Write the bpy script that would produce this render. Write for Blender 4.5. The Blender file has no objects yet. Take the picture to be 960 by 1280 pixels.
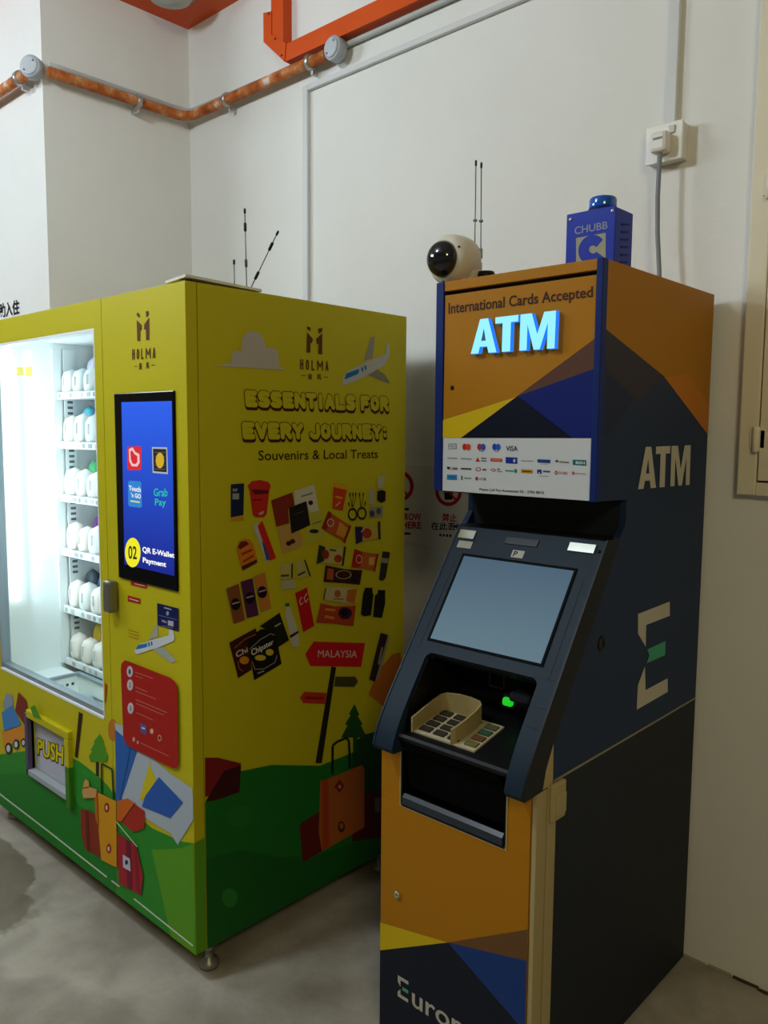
import bpy, bmesh, math, random
from mathutils import Vector, Matrix
random.seed(7)
S = bpy.context.scene
COL = S.collection
# ------------------------------------------------------------------ camera
F_PX, CAM = 1011.78, Vector((1.295, -2.2818, 1.5477))
YAW, PITCH, ROLL = 0.7482, -0.099, 0.0074
_cy, _sy, _cp, _sp = math.cos(YAW), math.sin(YAW), math.cos(PITCH), math.sin(PITCH)
FWD = Vector((-_sy*_cp, _cy*_cp, _sp)); _r = Vector((_cy, _sy, 0)); _u = _r.cross(FWD)
RIGHT = math.cos(ROLL)*_r + math.sin(ROLL)*_u
UP = -math.sin(ROLL)*_r + math.cos(ROLL)*_u
cd = bpy.data.cameras.new('camera'); cam = bpy.data.objects.new('camera', cd); COL.objects.link(cam)
cd.sensor_fit = 'HORIZONTAL'; cd.sensor_width = 36; cd.lens = F_PX/960*36; cd.clip_start = 0.02
mw = Matrix((RIGHT, UP, -FWD)).transposed().to_4x4(); mw.translation = CAM
cam.matrix_world = mw; S.camera = cam
# ------------------------------------------------------------------ world, lights, exposure
w = bpy.data.worlds.new('world'); S.world = w; w.use_nodes = True
w.node_tree.nodes['Background'].inputs[0].default_value = (1.0, 0.86, 0.56, 1)
w.node_tree.nodes['Background'].inputs[1].default_value = 0.115
def area(name, loc, target, sx, sy, power, color):
    l = bpy.data.lights.new(name, 'AREA'); l.shape = 'RECTANGLE'; l.size = sx; l.size_y = sy
    l.energy = power; l.color = color
    o = bpy.data.objects.new(name, l); COL.objects.link(o); o.location = loc
    o.rotation_euler = (Vector(target)-Vector(loc)).to_track_quat('-Z', 'Y').to_euler(); return o
area('ceiling_tube_light', (-3.6, -2.8, 3.25), (-1.2, -0.4, 1.9), 1.4, 0.5, 56, (0.84, 0.93, 1.0))
def bulb(name, loc, power, radius, color):
    l = bpy.data.lights.new(name, 'POINT'); l.energy = power; l.shadow_soft_size = radius; l.color = color
    o = bpy.data.objects.new(name, l); COL.objects.link(o); o.location = loc; return o
bulb('ceiling_globe_light', (-1.0, -2.35, 3.2), 74, 0.14, (0.82, 0.92, 1.0))
area('far_ceiling_light', (2.9, -3.4, 3.3), (0.3, -0.4, 1.7), 0.8, 0.8, 50, (1.0, 0.85, 0.50))
vs = S.view_settings
vs.view_transform = 'Standard'; vs.look = 'None'; vs.exposure = 0.0; vs.gamma = 1.0; vs.use_curve_mapping = False
# ------------------------------------------------------------------ materials
MATS = {}
def lin(h):
    h = h.lstrip('#'); c = [int(h[i:i+2], 16)/255 for i in (0, 2, 4)]
    return tuple(x/12.92 if x <= .04045 else ((x+.055)/1.055)**2.4 for x in c) + (1,)
def mat(col, rough=.5, metal=0.0, emit=0.0, spec=.15):
    """procedural principled material, cached by colour and finish; light grain on the roughness"""
    k = (col, rough, metal, emit, spec)
    if k in MATS: return MATS[k]
    m = bpy.data.materials.new('finish_%s' % col.lstrip('#')); m.use_nodes = True
    nt = m.node_tree; b = nt.nodes['Principled BSDF']
    b.inputs['Base Color'].default_value = lin(col); b.inputs['Metallic'].default_value = metal
    b.inputs['Roughness'].default_value = rough; b.inputs['Specular IOR Level'].default_value = spec
    if emit:
        b.inputs['Emission Color'].default_value = lin(col); b.inputs['Emission Strength'].default_value = emit
        b.inputs['Base Color'].default_value = (.02, .02, .02, 1)
    MATS[k] = m; return m
def noisy(name, ramp, scale, rough=.7, bump=.1, detail=6, bscale=None, coords='Object'):
    m = bpy.data.materials.new(name); m.use_nodes = True; nt = m.node_tree; N = nt.nodes; L = nt.links
    b = N['Principled BSDF']; b.inputs['Roughness'].default_value = rough; b.inputs['Specular IOR Level'].default_value = .18
    tc = N.new('ShaderNodeTexCoord'); n = N.new('ShaderNodeTexNoise'); n.inputs['Scale'].default_value = scale
    n.inputs['Detail'].default_value = detail; n.inputs['Roughness'].default_value = .65
    L.new(tc.outputs[coords], n.inputs['Vector'])
    r = N.new('ShaderNodeValToRGB'); L.new(n.outputs['Fac'], r.inputs[0])
    e = r.color_ramp.elements
    e[0].position, e[0].color = ramp[0][0], lin(ramp[0][1]); e[1].position, e[1].color = ramp[-1][0], lin(ramp[-1][1])
    for p, c in ramp[1:-1]:
        q = e.new(p); q.color = lin(c)
    L.new(r.outputs[0], b.inputs['Base Color'])
    n2 = N.new('ShaderNodeTexNoise'); n2.inputs['Scale'].default_value = bscale or scale*8; n2.inputs['Detail'].default_value = 4
    L.new(tc.outputs[coords], n2.inputs['Vector'])
    bp_ = N.new('ShaderNodeBump'); bp_.inputs['Strength'].default_value = bump; bp_.inputs['Distance'].default_value = .01
    L.new(n2.outputs['Fac'], bp_.inputs['Height']); L.new(bp_.outputs[0], b.inputs['Normal'])
    return m
M_WALL = noisy('painted_plaster', [(.3, '#dfdfdb'), (.7, '#e7e7e4')], 1.3, .8, .06, bscale=60)
M_CEIL = noisy('ceiling_paint', [(.3, '#b9b7b0'), (.7, '#c6c4be')], 1.0, .85, .05)
M_CUPB = noisy('cream_metal_paint', [(.3, '#ded6bd'), (.7, '#e4ddc7')], 2.0, .5, .02)
M_LAG = noisy('orange_lagging', [(.30, '#7c3a18'), (.48, '#b8652f'), (.60, '#c98a5a'), (.70, '#dcd3c8')], 14, .55, .35)
M_ORNG = noisy('orange_paint', [(.3, '#cc4a12'), (.7, '#d85616')], 3, .45, .03)
M_YEL = noisy('yellow_vinyl', [(.3, '#bcb210'), (.7, '#c1b716')], .8, .5, .01)
M_CONC = noisy('concrete', [(.30, '#8f897d'), (.45, '#a8a296'), (.55, '#b3ada1'), (.72, '#c4bfb4')], 1.1, .62, .12, detail=10, bscale=60)
def floor_extra():
    nt = M_CONC.node_tree; N, L = nt.nodes, nt.links; b = N['Principled BSDF']
    src = b.inputs['Base Color'].links[0].from_socket
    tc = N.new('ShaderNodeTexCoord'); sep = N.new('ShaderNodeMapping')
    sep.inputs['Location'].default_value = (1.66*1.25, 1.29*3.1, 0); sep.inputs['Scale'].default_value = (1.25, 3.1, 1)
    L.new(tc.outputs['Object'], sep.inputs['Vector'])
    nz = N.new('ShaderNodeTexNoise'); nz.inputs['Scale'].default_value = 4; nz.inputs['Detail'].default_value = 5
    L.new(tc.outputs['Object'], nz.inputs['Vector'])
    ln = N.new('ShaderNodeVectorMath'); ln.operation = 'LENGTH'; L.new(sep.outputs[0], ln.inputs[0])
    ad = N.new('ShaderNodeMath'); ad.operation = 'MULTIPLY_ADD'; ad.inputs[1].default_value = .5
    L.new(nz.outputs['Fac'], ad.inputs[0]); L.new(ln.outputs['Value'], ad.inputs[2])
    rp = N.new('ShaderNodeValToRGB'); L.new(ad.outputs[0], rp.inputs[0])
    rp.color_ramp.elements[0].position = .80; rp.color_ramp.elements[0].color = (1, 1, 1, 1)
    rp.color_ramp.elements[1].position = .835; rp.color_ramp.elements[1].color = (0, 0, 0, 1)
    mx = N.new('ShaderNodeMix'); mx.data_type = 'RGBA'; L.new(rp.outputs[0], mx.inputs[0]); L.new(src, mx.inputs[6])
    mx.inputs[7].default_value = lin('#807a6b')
    # brown streaks, worn aggregate
    wv = N.new('ShaderNodeTexNoise'); wv.inputs['Scale'].default_value = 5; wv.inputs['Detail'].default_value = 10; wv.inputs['Distortion'].default_value = .4
    L.new(tc.outputs['Object'], wv.inputs['Vector'])
    r2 = N.new('ShaderNodeValToRGB'); L.new(wv.outputs['Fac'], r2.inputs[0])
    r2.color_ramp.elements[0].position = .35; r2.color_ramp.elements[0].color = lin('#8a8070')
    r2.color_ramp.elements[1].position = .65; r2.color_ramp.elements[1].color = (1, 1, 1, 1)
    m2 = N.new('ShaderNodeMix'); m2.data_type = 'RGBA'; m2.blend_type = 'MULTIPLY'; m2.inputs[0].default_value = .45
    L.new(mx.outputs[2], m2.inputs[6]); L.new(r2.outputs[0], m2.inputs[7]); L.new(m2.outputs[2], b.inputs['Base Color'])
floor_extra()
def glass_pane_mat():
    m = bpy.data.materials.new('window_glass'); m.use_nodes = True; nt = m.node_tree; N, L = nt.nodes, nt.links
    N.remove(N['Principled BSDF']); t = N.new('ShaderNodeBsdfTransparent'); t.inputs[0].default_value = (.93, .97, .97, 1)
    g = N.new('ShaderNodeBsdfGlossy'); g.inputs['Roughness'].default_value = .02
    x = N.new('ShaderNodeMixShader'); x.inputs[0].default_value = .045; L.new(t.outputs[0], x.inputs[1]); L.new(g.outputs[0], x.inputs[2])
    L.new(x.outputs[0], N['Material Output'].inputs[0]); return m
M_GLASS = glass_pane_mat()
def screen_grad(name, top, bottom, z0, z1, strength):
    m = bpy.data.materials.new(name); m.use_nodes = True; nt = m.node_tree; N, L = nt.nodes, nt.links
    b = N['Principled BSDF']; b.inputs['Base Color'].default_value = (.01, .01, .01, 1); b.inputs['Roughness'].default_value = .55; b.inputs['Specular IOR Level'].default_value = .2
    g = N.new('ShaderNodeNewGeometry'); s = N.new('ShaderNodeSeparateXYZ'); L.new(g.outputs['Position'], s.inputs[0])
    mr = N.new('ShaderNodeMapRange'); mr.inputs[1].default_value = z0; mr.inputs[2].default_value = z1; L.new(s.outputs[2], mr.inputs[0])
    r = N.new('ShaderNodeValToRGB'); L.new(mr.outputs[0], r.inputs[0])
    r.color_ramp.elements[0].color = lin(bottom); r.color_ramp.elements[1].color = lin(top)
    L.new(r.outputs[0], b.inputs['Emission Color']); b.inputs['Emission Strength'].default_value = strength
    return m
# ------------------------------------------------------------------ geometry helpers
def ray(q): return FWD + RIGHT*((q[0]-480)/F_PX) - UP*((q[1]-640)/F_PX)
class Plane:
    """a flat real surface: photo pixel -> point on it, kept inside the panel's limits, lifted along its normal"""
    def __init__(s, o, n, lim=None): s.o, s.n, s.lim = Vector(o), Vector(n).normalized(), lim
    def at(s, q, off=0.0):
        d = ray(q); p = CAM + d*((s.o-CAM).dot(s.n)/d.dot(s.n))
        if s.lim:
            for ax, lo, hi in s.lim: p[ax] = min(max(p[ax], lo), hi)
        return p + s.n*off
class MB:
    def __init__(s): s.v, s.f, s.m, s.mats, s.sm = [], [], [], [], []
    def mi(s, m):
        if isinstance(m, str): m = mat(m)
        if m not in s.mats: s.mats.append(m)
        return s.mats.index(m)
    def add(s, verts, faces, m, smooth=False):
        b = len(s.v); i = s.mi(m); s.v += [tuple(x) for x in verts]
        for f in faces: s.f.append(tuple(b+k for k in f)); s.m.append(i); s.sm.append(smooth)
        return s
    def box(s, a, b, m, bev=0.0):
        bm = bmesh.new(); bmesh.ops.create_cube(bm, size=1)
        c = [(a[i]+b[i])/2 for i in range(3)]; d = [abs(b[i]-a[i]) for i in range(3)]
        for v in bm.verts: v.co = Vector([c[i]+v.co[i]*d[i] for i in range(3)])
        if bev: bmesh.ops.bevel(bm, geom=bm.edges[:], offset=min(bev, min(d)*.45), segments=2, affect='EDGES', profile=.5)
        bm.verts.index_update(); s.add([v.co for v in bm.verts], [[v.index for v in f.verts] for f in bm.faces], m); bm.free(); return s
    def poly(s, pts, m): return s.add(pts, [range(len(pts))], m)
    def prism(s, pts, ext, m, m_side=None):
        n = len(pts); e = Vector(ext); a = [Vector(p) for p in pts]; s.add(a + [p+e for p in a], [range(n)[::-1], range(n, 2*n)], m)
        s.add(a + [p+e for p in a], [(i, (i+1) % n, n+(i+1) % n, n+i) for i in range(n)], m_side or m); return s
    def lathe(s, prof, o, axis, m, n=20, smooth=True):
        ax = Vector(axis).normalized(); t = ax.orthogonal().normalized(); u = ax.cross(t); o = Vector(o); V = []; Fc = []
        for r, h in prof:
            for k in range(n):
                a = 2*math.pi*k/n; V.append(o + ax*h + (t*math.cos(a)+u*math.sin(a))*r)
        for j in range(len(prof)-1):
            for k in range(n): Fc.append((j*n+k, j*n+(k+1) % n, (j+1)*n+(k+1) % n, (j+1)*n+k))
        s.add(V, Fc, m, smooth)
        if prof[0][0] > 1e-4: s.add(V[:n], [range(n)[::-1]], m)
        if prof[-1][0] > 1e-4: s.add(V[-n:], [range(n)], m)
        return s
    def tube(s, path, r, m, n=10, smooth=True):
        P = [Vector(p) for p in path]; V = []; Fc = []
        for i, p in enumerate(P):
            d = (P[min(i+1, len(P)-1)]-P[max(i-1, 0)]).normalized(); t = d.cross(Vector((.31, .22, .92))).normalized(); u = d.cross(t)
            for k in range(n):
                a = 2*math.pi*k/n; V.append(p+(t*math.cos(a)+u*math.sin(a))*r)
        for j in range(len(P)-1):
            for k in range(n): Fc.append((j*n+k, j*n+(k+1) % n, (j+1)*n+(k+1) % n, (j+1)*n+k))
        s.add(V, Fc, m, smooth); s.add(V[:n], [range(n)[::-1]], m); s.add(V[-n:], [range(n)], m); return s
    # ---- flat print on a panel
    def px(s, pl, pts, m, off): return s.poly([pl.at(q, off) for q in pts], m)
    def ell(s, pl, c, rx, ry, m, off, n=18, rin=None):
        o = [(c[0]+rx*math.cos(2*math.pi*k/n), c[1]+ry*math.sin(2*math.pi*k/n)) for k in range(n)]
        if rin is None: return s.px(pl, o, m, off)
        i = [(c[0]+rx*rin*math.cos(2*math.pi*k/n), c[1]+ry*rin*math.sin(2*math.pi*k/n)) for k in range(n)]
        return s.add([pl.at(q, off) for q in o+i], [(k, (k+1) % n, n+(k+1) % n, n+k) for k in range(n)], m)
    def stroke(s, pl, pts, wd, m, off):
        for a, b in zip(pts, pts[1:]):
            dx, dy = b[0]-a[0], b[1]-a[1]; l = math.hypot(dx, dy) or 1; nx, ny = -dy/l*wd/2, dx/l*wd/2
            s.px(pl, [(a[0]+nx, a[1]+ny), (b[0]+nx, b[1]+ny), (b[0]-nx, b[1]-ny), (a[0]-nx, a[1]-ny)], m, off)
        return s
    def text(s, pl, body, quad, m, off=.001, bold=0.0, depth=0.0, m_side=None, sp=1.0):
        """quad = photo pixels (or 3D points) of cap-top left, cap-top right, baseline right, baseline left"""
        V, Fc, (x0, x1, cap) = glyphs(body, bold, depth > 0, sp)
        if len(quad[0]) == 2: Q = [pl.at(q, off) for q in quad]
        else: Q = [Vector(q) for q in quad]
        n = (Q[1]-Q[0]).cross(Q[3]-Q[0]); n = -n.normalized()
        if pl is not None: n = pl.n
        out = []
        for x, y, z in V:
            u = (x-x0)/(x1-x0); t = y/cap
            top = Q[0].lerp(Q[1], u); bot = Q[3].lerp(Q[2], u); out.append(bot + (top-bot)*t + n*(depth*(z+.5) if depth else 0))
        if depth and m_side is not None:
            cap_f = [f for f in Fc if all(V[i][2] > .4 for i in f)]; s.add(out, cap_f, m)
            s.add(out, [f for f in Fc if f not in cap_f], m_side)
        else: s.add(out, Fc, m)
        return s
    def build(s, name, parent=None, origin=None, label=None, cat=None, group=None, kind=None, nrm=True):
        o0 = Vector(origin) if origin is not None else (Vector(parent['_o']) if parent is not None else Vector((0, 0, 0)))
        me = bpy.data.meshes.new(name); me.from_pydata([Vector(v)-o0 for v in s.v], [], s.f)
        for m in s.mats: me.materials.append(m)
        me.polygons.foreach_set('material_index', s.m); me.polygons.foreach_set('use_smooth', s.sm)
        if nrm:
            bm = bmesh.new(); bm.from_mesh(me); bmesh.ops.remove_doubles(bm, verts=bm.verts, dist=1e-6)
            bmesh.ops.recalc_face_normals(bm, faces=bm.faces); bm.to_mesh(me); bm.free()
        me.update()
        ob = bpy.data.objects.new(name, me); COL.objects.link(ob)
        if parent is not None: ob.parent = parent; ob['_o'] = tuple(o0)
        else: ob.location = o0; ob['_o'] = tuple(o0)
        return tag(ob, label, cat, group, kind)
def tag(o, label=None, cat=None, group=None, kind=None):
    if label: o['label'] = label
    if cat: o['category'] = cat
    if group: o['group'] = group
    if kind: o['kind'] = kind
    return o
def thing(name, loc, label, cat, group=None):
    o = bpy.data.objects.new(name, None); COL.objects.link(o); o.location = loc; o['_o'] = tuple(loc); o.empty_display_size = .05
    return tag(o, label, cat, group)
_G = {}
def _mesh(body, bold, ext, sp):
    c = bpy.data.curves.new('lettering', 'FONT'); c.body = body; c.offset = bold; c.resolution_u = 3; c.space_character = sp
    if ext: c.extrude = .5
    o = bpy.data.objects.new('lettering', c); m = bpy.data.meshes.new_from_object(o)
    r = [tuple(v.co) for v in m.vertices], [tuple(p.vertices) for p in m.polygons]
    bpy.data.meshes.remove(m); bpy.data.objects.remove(o); bpy.data.curves.remove(c); return r
def glyphs(body, bold, ext, sp):
    k = (body, bold, ext, sp)
    if k not in _G:
        V, Fc = _mesh(body, bold, ext, sp); B = _mesh(body, 0, False, sp)[0]
        cap = .84 if any(ord(ch) > 0x2e80 for ch in body) else .69
        _G[k] = (V, Fc, (min(v[0] for v in B), max(v[0] for v in B), cap))
    return _G[k]
def block_atm(b, pl, quad, m, off=.001, depth=0.0, m_side=None):
    """heavy A T M outlines on a unit box, mapped to the panel"""
    Q = [pl.at(q, off) for q in quad]
    def mp(u, v): return Q[3].lerp(Q[2], u).lerp(Q[0].lerp(Q[1], u), v)
    for pts in ([(0, 0), (.11, 1), (.21, 1), (.325, 0), (.225, 0), (.206, .19), (.115, .19), (.097, 0)],
                [(.30, 1), (.30, .82), (.39, .82), (.39, 0), (.49, 0), (.49, .82), (.575, .82), (.575, 1)],
                [(.60, 0), (.60, 1), (.73, 1), (.80, .42), (.87, 1), (1, 1), (1, 0), (.915, 0), (.915, .70), (.835, 0), (.765, 0), (.685, .70), (.685, 0)]):
        P = [mp(*p) for p in pts]
        if depth: b.prism(P, pl.n*depth, m, m_side)
        else: b.poly(P, m)
    # counter of the A
    hole = [mp(.131, .36), mp(.190, .36), mp(.161, .72)]
    return hole
def Z(x0, y0, s):
    """zoomed-crop coordinates -> photo pixels"""
    return lambda *p: [(x0+a*s, y0+b*s) for a, b in p]
# ------------------------------------------------------------------ key dimensions (metres)
VX0, VX1, VYF, VYB, VZ0, VZ1 = -1.98, -0.528, -1.075, -0.214, 0.09, 1.93     # vending machine
AX0, AX1, AYF, AYB, AZ = -0.0387, 0.4232, -0.6523, -0.0345, 1.923            # cash machine
CORX, PILY, CEILZ = -2.09, -0.703, 3.42
VF = Plane((0, VYF, 0), (0, -1, 0), [(0, VX0, VX1), (2, VZ0, VZ1)])
VS = Plane((VX1, 0, 0), (1, 0, 0), [(1, VYF+.037, VYB), (2, VZ0, VZ1)])
VSD = Plane((VX1, 0, 0), (1, 0, 0), [(1, VYF, VYF+.034), (2, VZ0, VZ1)])
AF = Plane((0, AYF, 0), (0, -1, 0), [(0, -.014, .408), (2, 1.40, 1.893)])
AS = Plane((AX1, 0, 0), (1, 0, 0), [(1, AYF, AYB), (2, .80, AZ)])
ADY = -.865
AD = Plane((0, ADY, 0), (0, -1, 0), [(0, -.022, .41), (2, .03, .785)])
WL = Plane((0, 0, 0), (0, -1, 0)); PF = Plane((0, PILY, 0), (0, -1, 0))
# ================================================================== SETTING
b = MB(); b.box((-9, -9, -.1), (7, .2, 0), M_CONC); b.build('floor', kind='structure')
b = MB(); b.box((-9, -9, CEILZ), (7, .2, CEILZ+.1), M_CEIL); b.build('ceiling', kind='structure')
b = MB(); b.box((CORX-.0, 0, 0), (7, .2, CEILZ), M_WALL); b.build('wall_back', kind='structure')
b = MB(); b.box((-9, PILY, 0), (CORX, .2, CEILZ), M_WALL); b.build('wall_left', kind='structure')
# rough grout line where the wall meets the slab
b = MB(); x = -.3
while x < 3:
    l = random.uniform(.03, .09); d = random.uniform(.004, .012); h = random.uniform(.003, .009)
    b.prism([(x, 0, 0), (x, -d, 0), (x+l*.4, -d*1.4, 0), (x+l, -d*.6, 0), (x+l, 0, 0)], (0, 0, h), random.choice(['#6b5a48', '#8a8172', '#a09684', '#4f4032'])); x += l*random.uniform(.8, 1.4)
b.build('baseboard_back', kind='structure')
# orange board running round the top of the walls
b = MB(); z0, z1, wd = 3.405, CEILZ, .125
b.box((CORX, -wd, z0), (7, 0, z1), M_ORNG); b.build('trim_1', kind='structure')
b = MB(); b.box((CORX, PILY-wd, z0), (CORX+wd, -wd, z1), M_ORNG); b.build('trim_2', kind='structure')
b = MB(); b.box((-9, PILY-wd, z0), (CORX, PILY, z1), M_ORNG); b.build('trim_3', kind='structure')
# round lamp dome in the ceiling corner
t = thing('ceiling_dome_lamp', (-1.86, -.245, CEILZ), 'round grey dome fitting on the ceiling inside the orange corner trim', 'lamp')
b = MB(); b.lathe([(.115, 0), (.115, -.02), (.105, -.028)], (-1.86, -.245, CEILZ), (0, 0, 1), mat('#9a9c98', .4, .3), 28); b.build('rim', t)
b = MB(); b.lathe([(.10, -.026), (.085, -.05), (.05, -.065), (.001, -.07)], (-1.86, -.245, CEILZ), (0, 0, 1), '#b9bcb8', 28); b.build('dome', t)
# ------------------------------------------------------------------ pipes, conduits, trunking
PZ = 2.985
def pipe_thing(name, label, path, r, m, clips, origin):
    t = thing(name, origin, label, 'pipe'); b = MB(); b.tube(path, r, m, 14); b.build('pipe_run', t)
    for c, n in clips:
        c = Vector(c); n = Vector(n); k = MB(); al = n.cross(Vector((0, 0, 1))).normalized()
        k.lathe([(r+.005, -.010), (r+.008, -.010), (r+.008, .010), (r+.005, .010)], c, al, mat('#b9bab6', .3, .8), 14)
        k.box(c-n*.045+Vector((-.006, -.006, -r-.024)), c-n*.0+Vector((.006, .006, -r-.004)), mat('#c8c9c5', .3, .8), .002)
        k.build('pipe_clip', t)
    return t
o = .048
def arc(cx, cy, r, a0, a1, n=8): return [(cx+r*math.cos(math.radians(a0+(a1-a0)*k/n)), cy+r*math.sin(math.radians(a0+(a1-a0)*k/n)), PZ) for k in range(n+1)]
path = [(CORX+o, PILY+.004, PZ)] + [(CORX+o, PILY+.1+.08*k, PZ) for k in range(6)] + arc(CORX+o+.07, -o-.07, .07, 180, 90) + [(-1.7, -o, PZ), (-1.4, -o, PZ), (-1.092, -o, PZ)]
pipe_thing('lagged_pipe', 'orange-brown lagged pipe turning through the inner wall corner above the vending machine', path, .021, M_LAG,
           [((CORX+o, -.30, PZ), (1, 0, 0)), ((-1.73, -o, PZ), (0, -1, 0)), ((-1.19, -o, PZ), (0, -1, 0))], (CORX+o, -.3, PZ))
pipe_thing('lagged_pipe', 'orange-brown lagged pipe at the upper left, running off the left edge', [(CORX-.052, PILY-o, PZ)] + [(CORX-.3*k, PILY-o, PZ) for k in range(1, 9)], .021, M_LAG,
           [((-2.19, PILY-o, PZ), (0, -1, 0)), ((-2.7, PILY-o, PZ), (0, -1, 0))], (CORX-.3, PILY-o, PZ))
def junction(label, c, ax):
    t = thing('conduit_box', c, label, 'junction box'); ax = Vector(ax); b = MB()
    b.lathe([(.040, -.022), (.044, -.018), (.044, .018), (.040, .022)], c, ax, mat('#aeb4bc', .4), 24); b.build('box_body', t)
    b = MB(); b.lathe([(.036, .022), (.036, .026), (.030, .028), (.001, .028)], c, ax, mat('#bcc2ca', .35), 24); b.build('cover', t)
    for sx in (-1, 1):
        k = Vector(c)+ax*.028; t1 = ax.orthogonal().normalized(); b = MB(); b.lathe([(.004, 0), (.004, .002), (.001, .003)], k+t1*.026*sx, ax, mat('#7c8087', .3, .8), 8); b.build('screw', t)
junction('round grey junction box at the outer corner of the white pillar', (CORX+.012, PILY-.045, PZ+.010), (.55, -.83, 0))
junction('round grey junction box at the end of the lagged pipe under the orange trunking', (-1.045, -.05, PZ+.004), (0, -1, 0))
# thin grey conduit above the lagging, running right along the back wall
b = MB(); b.tube([(CORX+.015, PILY+.02, PZ+.043)]+[(CORX+.015, PILY+.1+.1*k, PZ+.043) for k in range(6)]+[(CORX+.02, -.03, PZ+.043), (CORX+.05, -.014, PZ+.043), (-1.6, -.014, 3.022), (-1.34, -.014, 3.012), (0, -.014, 3.004), (2.5, -.014, 2.998)], .011, mat('#b4b6b4', .45), 12)
b.build('conduit_pipe', origin=(CORX+.015, -.3, PZ+.043), label='thin grey conduit pipe just above the lagged pipe, running right under the orange trunking', cat='pipe')
t = thing('cable_trunking', (-1.4, -.02, 3.03), 'bright orange painted trunking elbow on the upper back wall', 'trunking')
def wallp(pts, d): return [(x, -d-.001, z) for x, z in pts]
D_ = .045
b = MB(); b.prism(wallp([(-1.345, 3.032), (3.2, 3.015), (3.2, 3.085), (-1.335, 3.098)], 0), (0, -D_, 0), M_ORNG); b.build('horizontal_run', t)
b = MB(); b.prism(wallp([(-1.345, 3.0315), (-1.476, 3.147), (-1.476, 3.26), (-1.425, 3.25), (-1.425, 3.16), (-1.335, 3.0985)], 0), (0, -D_-.004, 0), M_ORNG); b.build('elbow', t)
b = MB(); b.prism(wallp([(-1.43, 3.16), (-1.43, 3.405), (-1.355, 3.405), (-1.355, 3.10), (-1.375, 3.115)], 0), (0, -D_, 0), M_ORNG); b.build('vertical_run', t)
for p in [(-1.44, 3.245), (-1.40, 3.135), (-1.36, 3.06)]:
    b = MB(); b.lathe([(.005, 0), (.005, .003), (.002, .005)], (p[0], -D_-.004, p[1]), (0, -1, 0), mat('#5a4a40', .3, .7), 8); b.build('screw', t)
M_TRK = mat('#d3d5d6', .4)
t = thing('wall_trunking', (-1.255, 0, .1), 'slim white trunking on the back wall rising behind the vending machine and turning right', 'trunking')
b = MB(); b.box((-1.272, -.018, .02), (-1.243, 0, 2.925), M_TRK, .003); b.build('vertical_run', t)
b = MB(); b.box((-1.243, -.018, 2.903), (3.0, 0, 2.925), M_TRK, .003); b.build('horizontal_run', t)
b = MB(); b.box((.256, -.02, 2.40), (.287, 0, 3.405), M_TRK, .003)
b.build('wall_trunking', origin=(.27, 0, 2.4), label='white vertical trunking dropping to the power socket on the right', cat='trunking')
t = thing('power_socket', (.27, 0, 2.30), 'white surface-mounted power socket with rocker switch above the cash machine', 'socket')
b = MB(); b.box((.217, -.036, 2.303), (.318, 0, 2.401), '#dad8d0', .004); b.build('back_box', t)
b = MB(); b.box((.214, -.044, 2.300), (.321, -.036, 2.404), mat('#e6e4dd', .3), .003); b.build('face_plate', t)
b = MB(); b.prism([(.283, -.044, 2.374), (.298, -.044, 2.374), (.298, -.048, 2.392), (.283, -.051, 2.392)], (0, 0, 0.0001), '#c9c7c0'); b.box((.283, -.050, 2.372), (.299, -.044, 2.393), '#cfcdc6', .002); b.build('switch', t)
t = thing('power_cable', (.27, -.06, 2.31), 'grey power cable with white plug hanging from the wall socket to the cash machine', 'cable')
b = MB(); b.box((.244, -.085, 2.318), (.292, -.044, 2.374), mat('#dfddd6', .3), .010); b.build('plug', t)
b = MB(); b.box((.255, -.0865, 2.350), (.281, -.0845, 2.356), '#8c8c8a', .0008); b.build('plug_mark', t)
b = MB(); b.tube([(.268, -.066, 2.322), (.268, -.068, 2.28), (.268, -.07, 2.2), (.272, -.07, 2.1), (.282, -.072, 2.0), (.288, -.08, 1.95), (.288, -.09, AZ+.001)], .0065, mat('#84888e', .5), 10); b.build('flex', t)
# wall cupboard at the right edge
t = thing('wall_cupboard', (.8, 0, 1.385), 'cream metal wall cupboard door with barrel hinges at the right edge', 'cupboard')
b = MB(); b.box((.505, -.03, 1.385), (.555, 0, 3.0), M_CUPB, .004); b.box((.555, -.03, 1.385), (1.30, 0, 1.420), M_CUPB, .002); b.box((1.255, -.03, 1.42), (1.305, 0, 3.0), M_CUPB, .004); b.box((.555, -.03, 2.95), (1.255, 0, 3.0), M_CUPB, .002); b.build('frame', t)
b = MB(); b.box((.559, -.034, 1.425), (1.251, -.006, 2.946), M_CUPB, .003); b.build('door_leaf', t)
b = MB(); b.box((.555, -.006, 1.42), (1.255, -.001, 2.95), '#5a4f3a'); b.build('shadow_gap', t)
for z in (1.50, 2.15, 2.80):
    b = MB(); b.lathe([(.006, 0), (.009, .004), (.009, .066), (.006, .07)], (.552, -.038, z), (0, 0, 1), mat('#e2dac3', .4), 12); b.box((.535, -.034, z+.012), (.572, -.030, z+.058), mat('#e2dac3', .4)); b.build('hinge', t)
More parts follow.
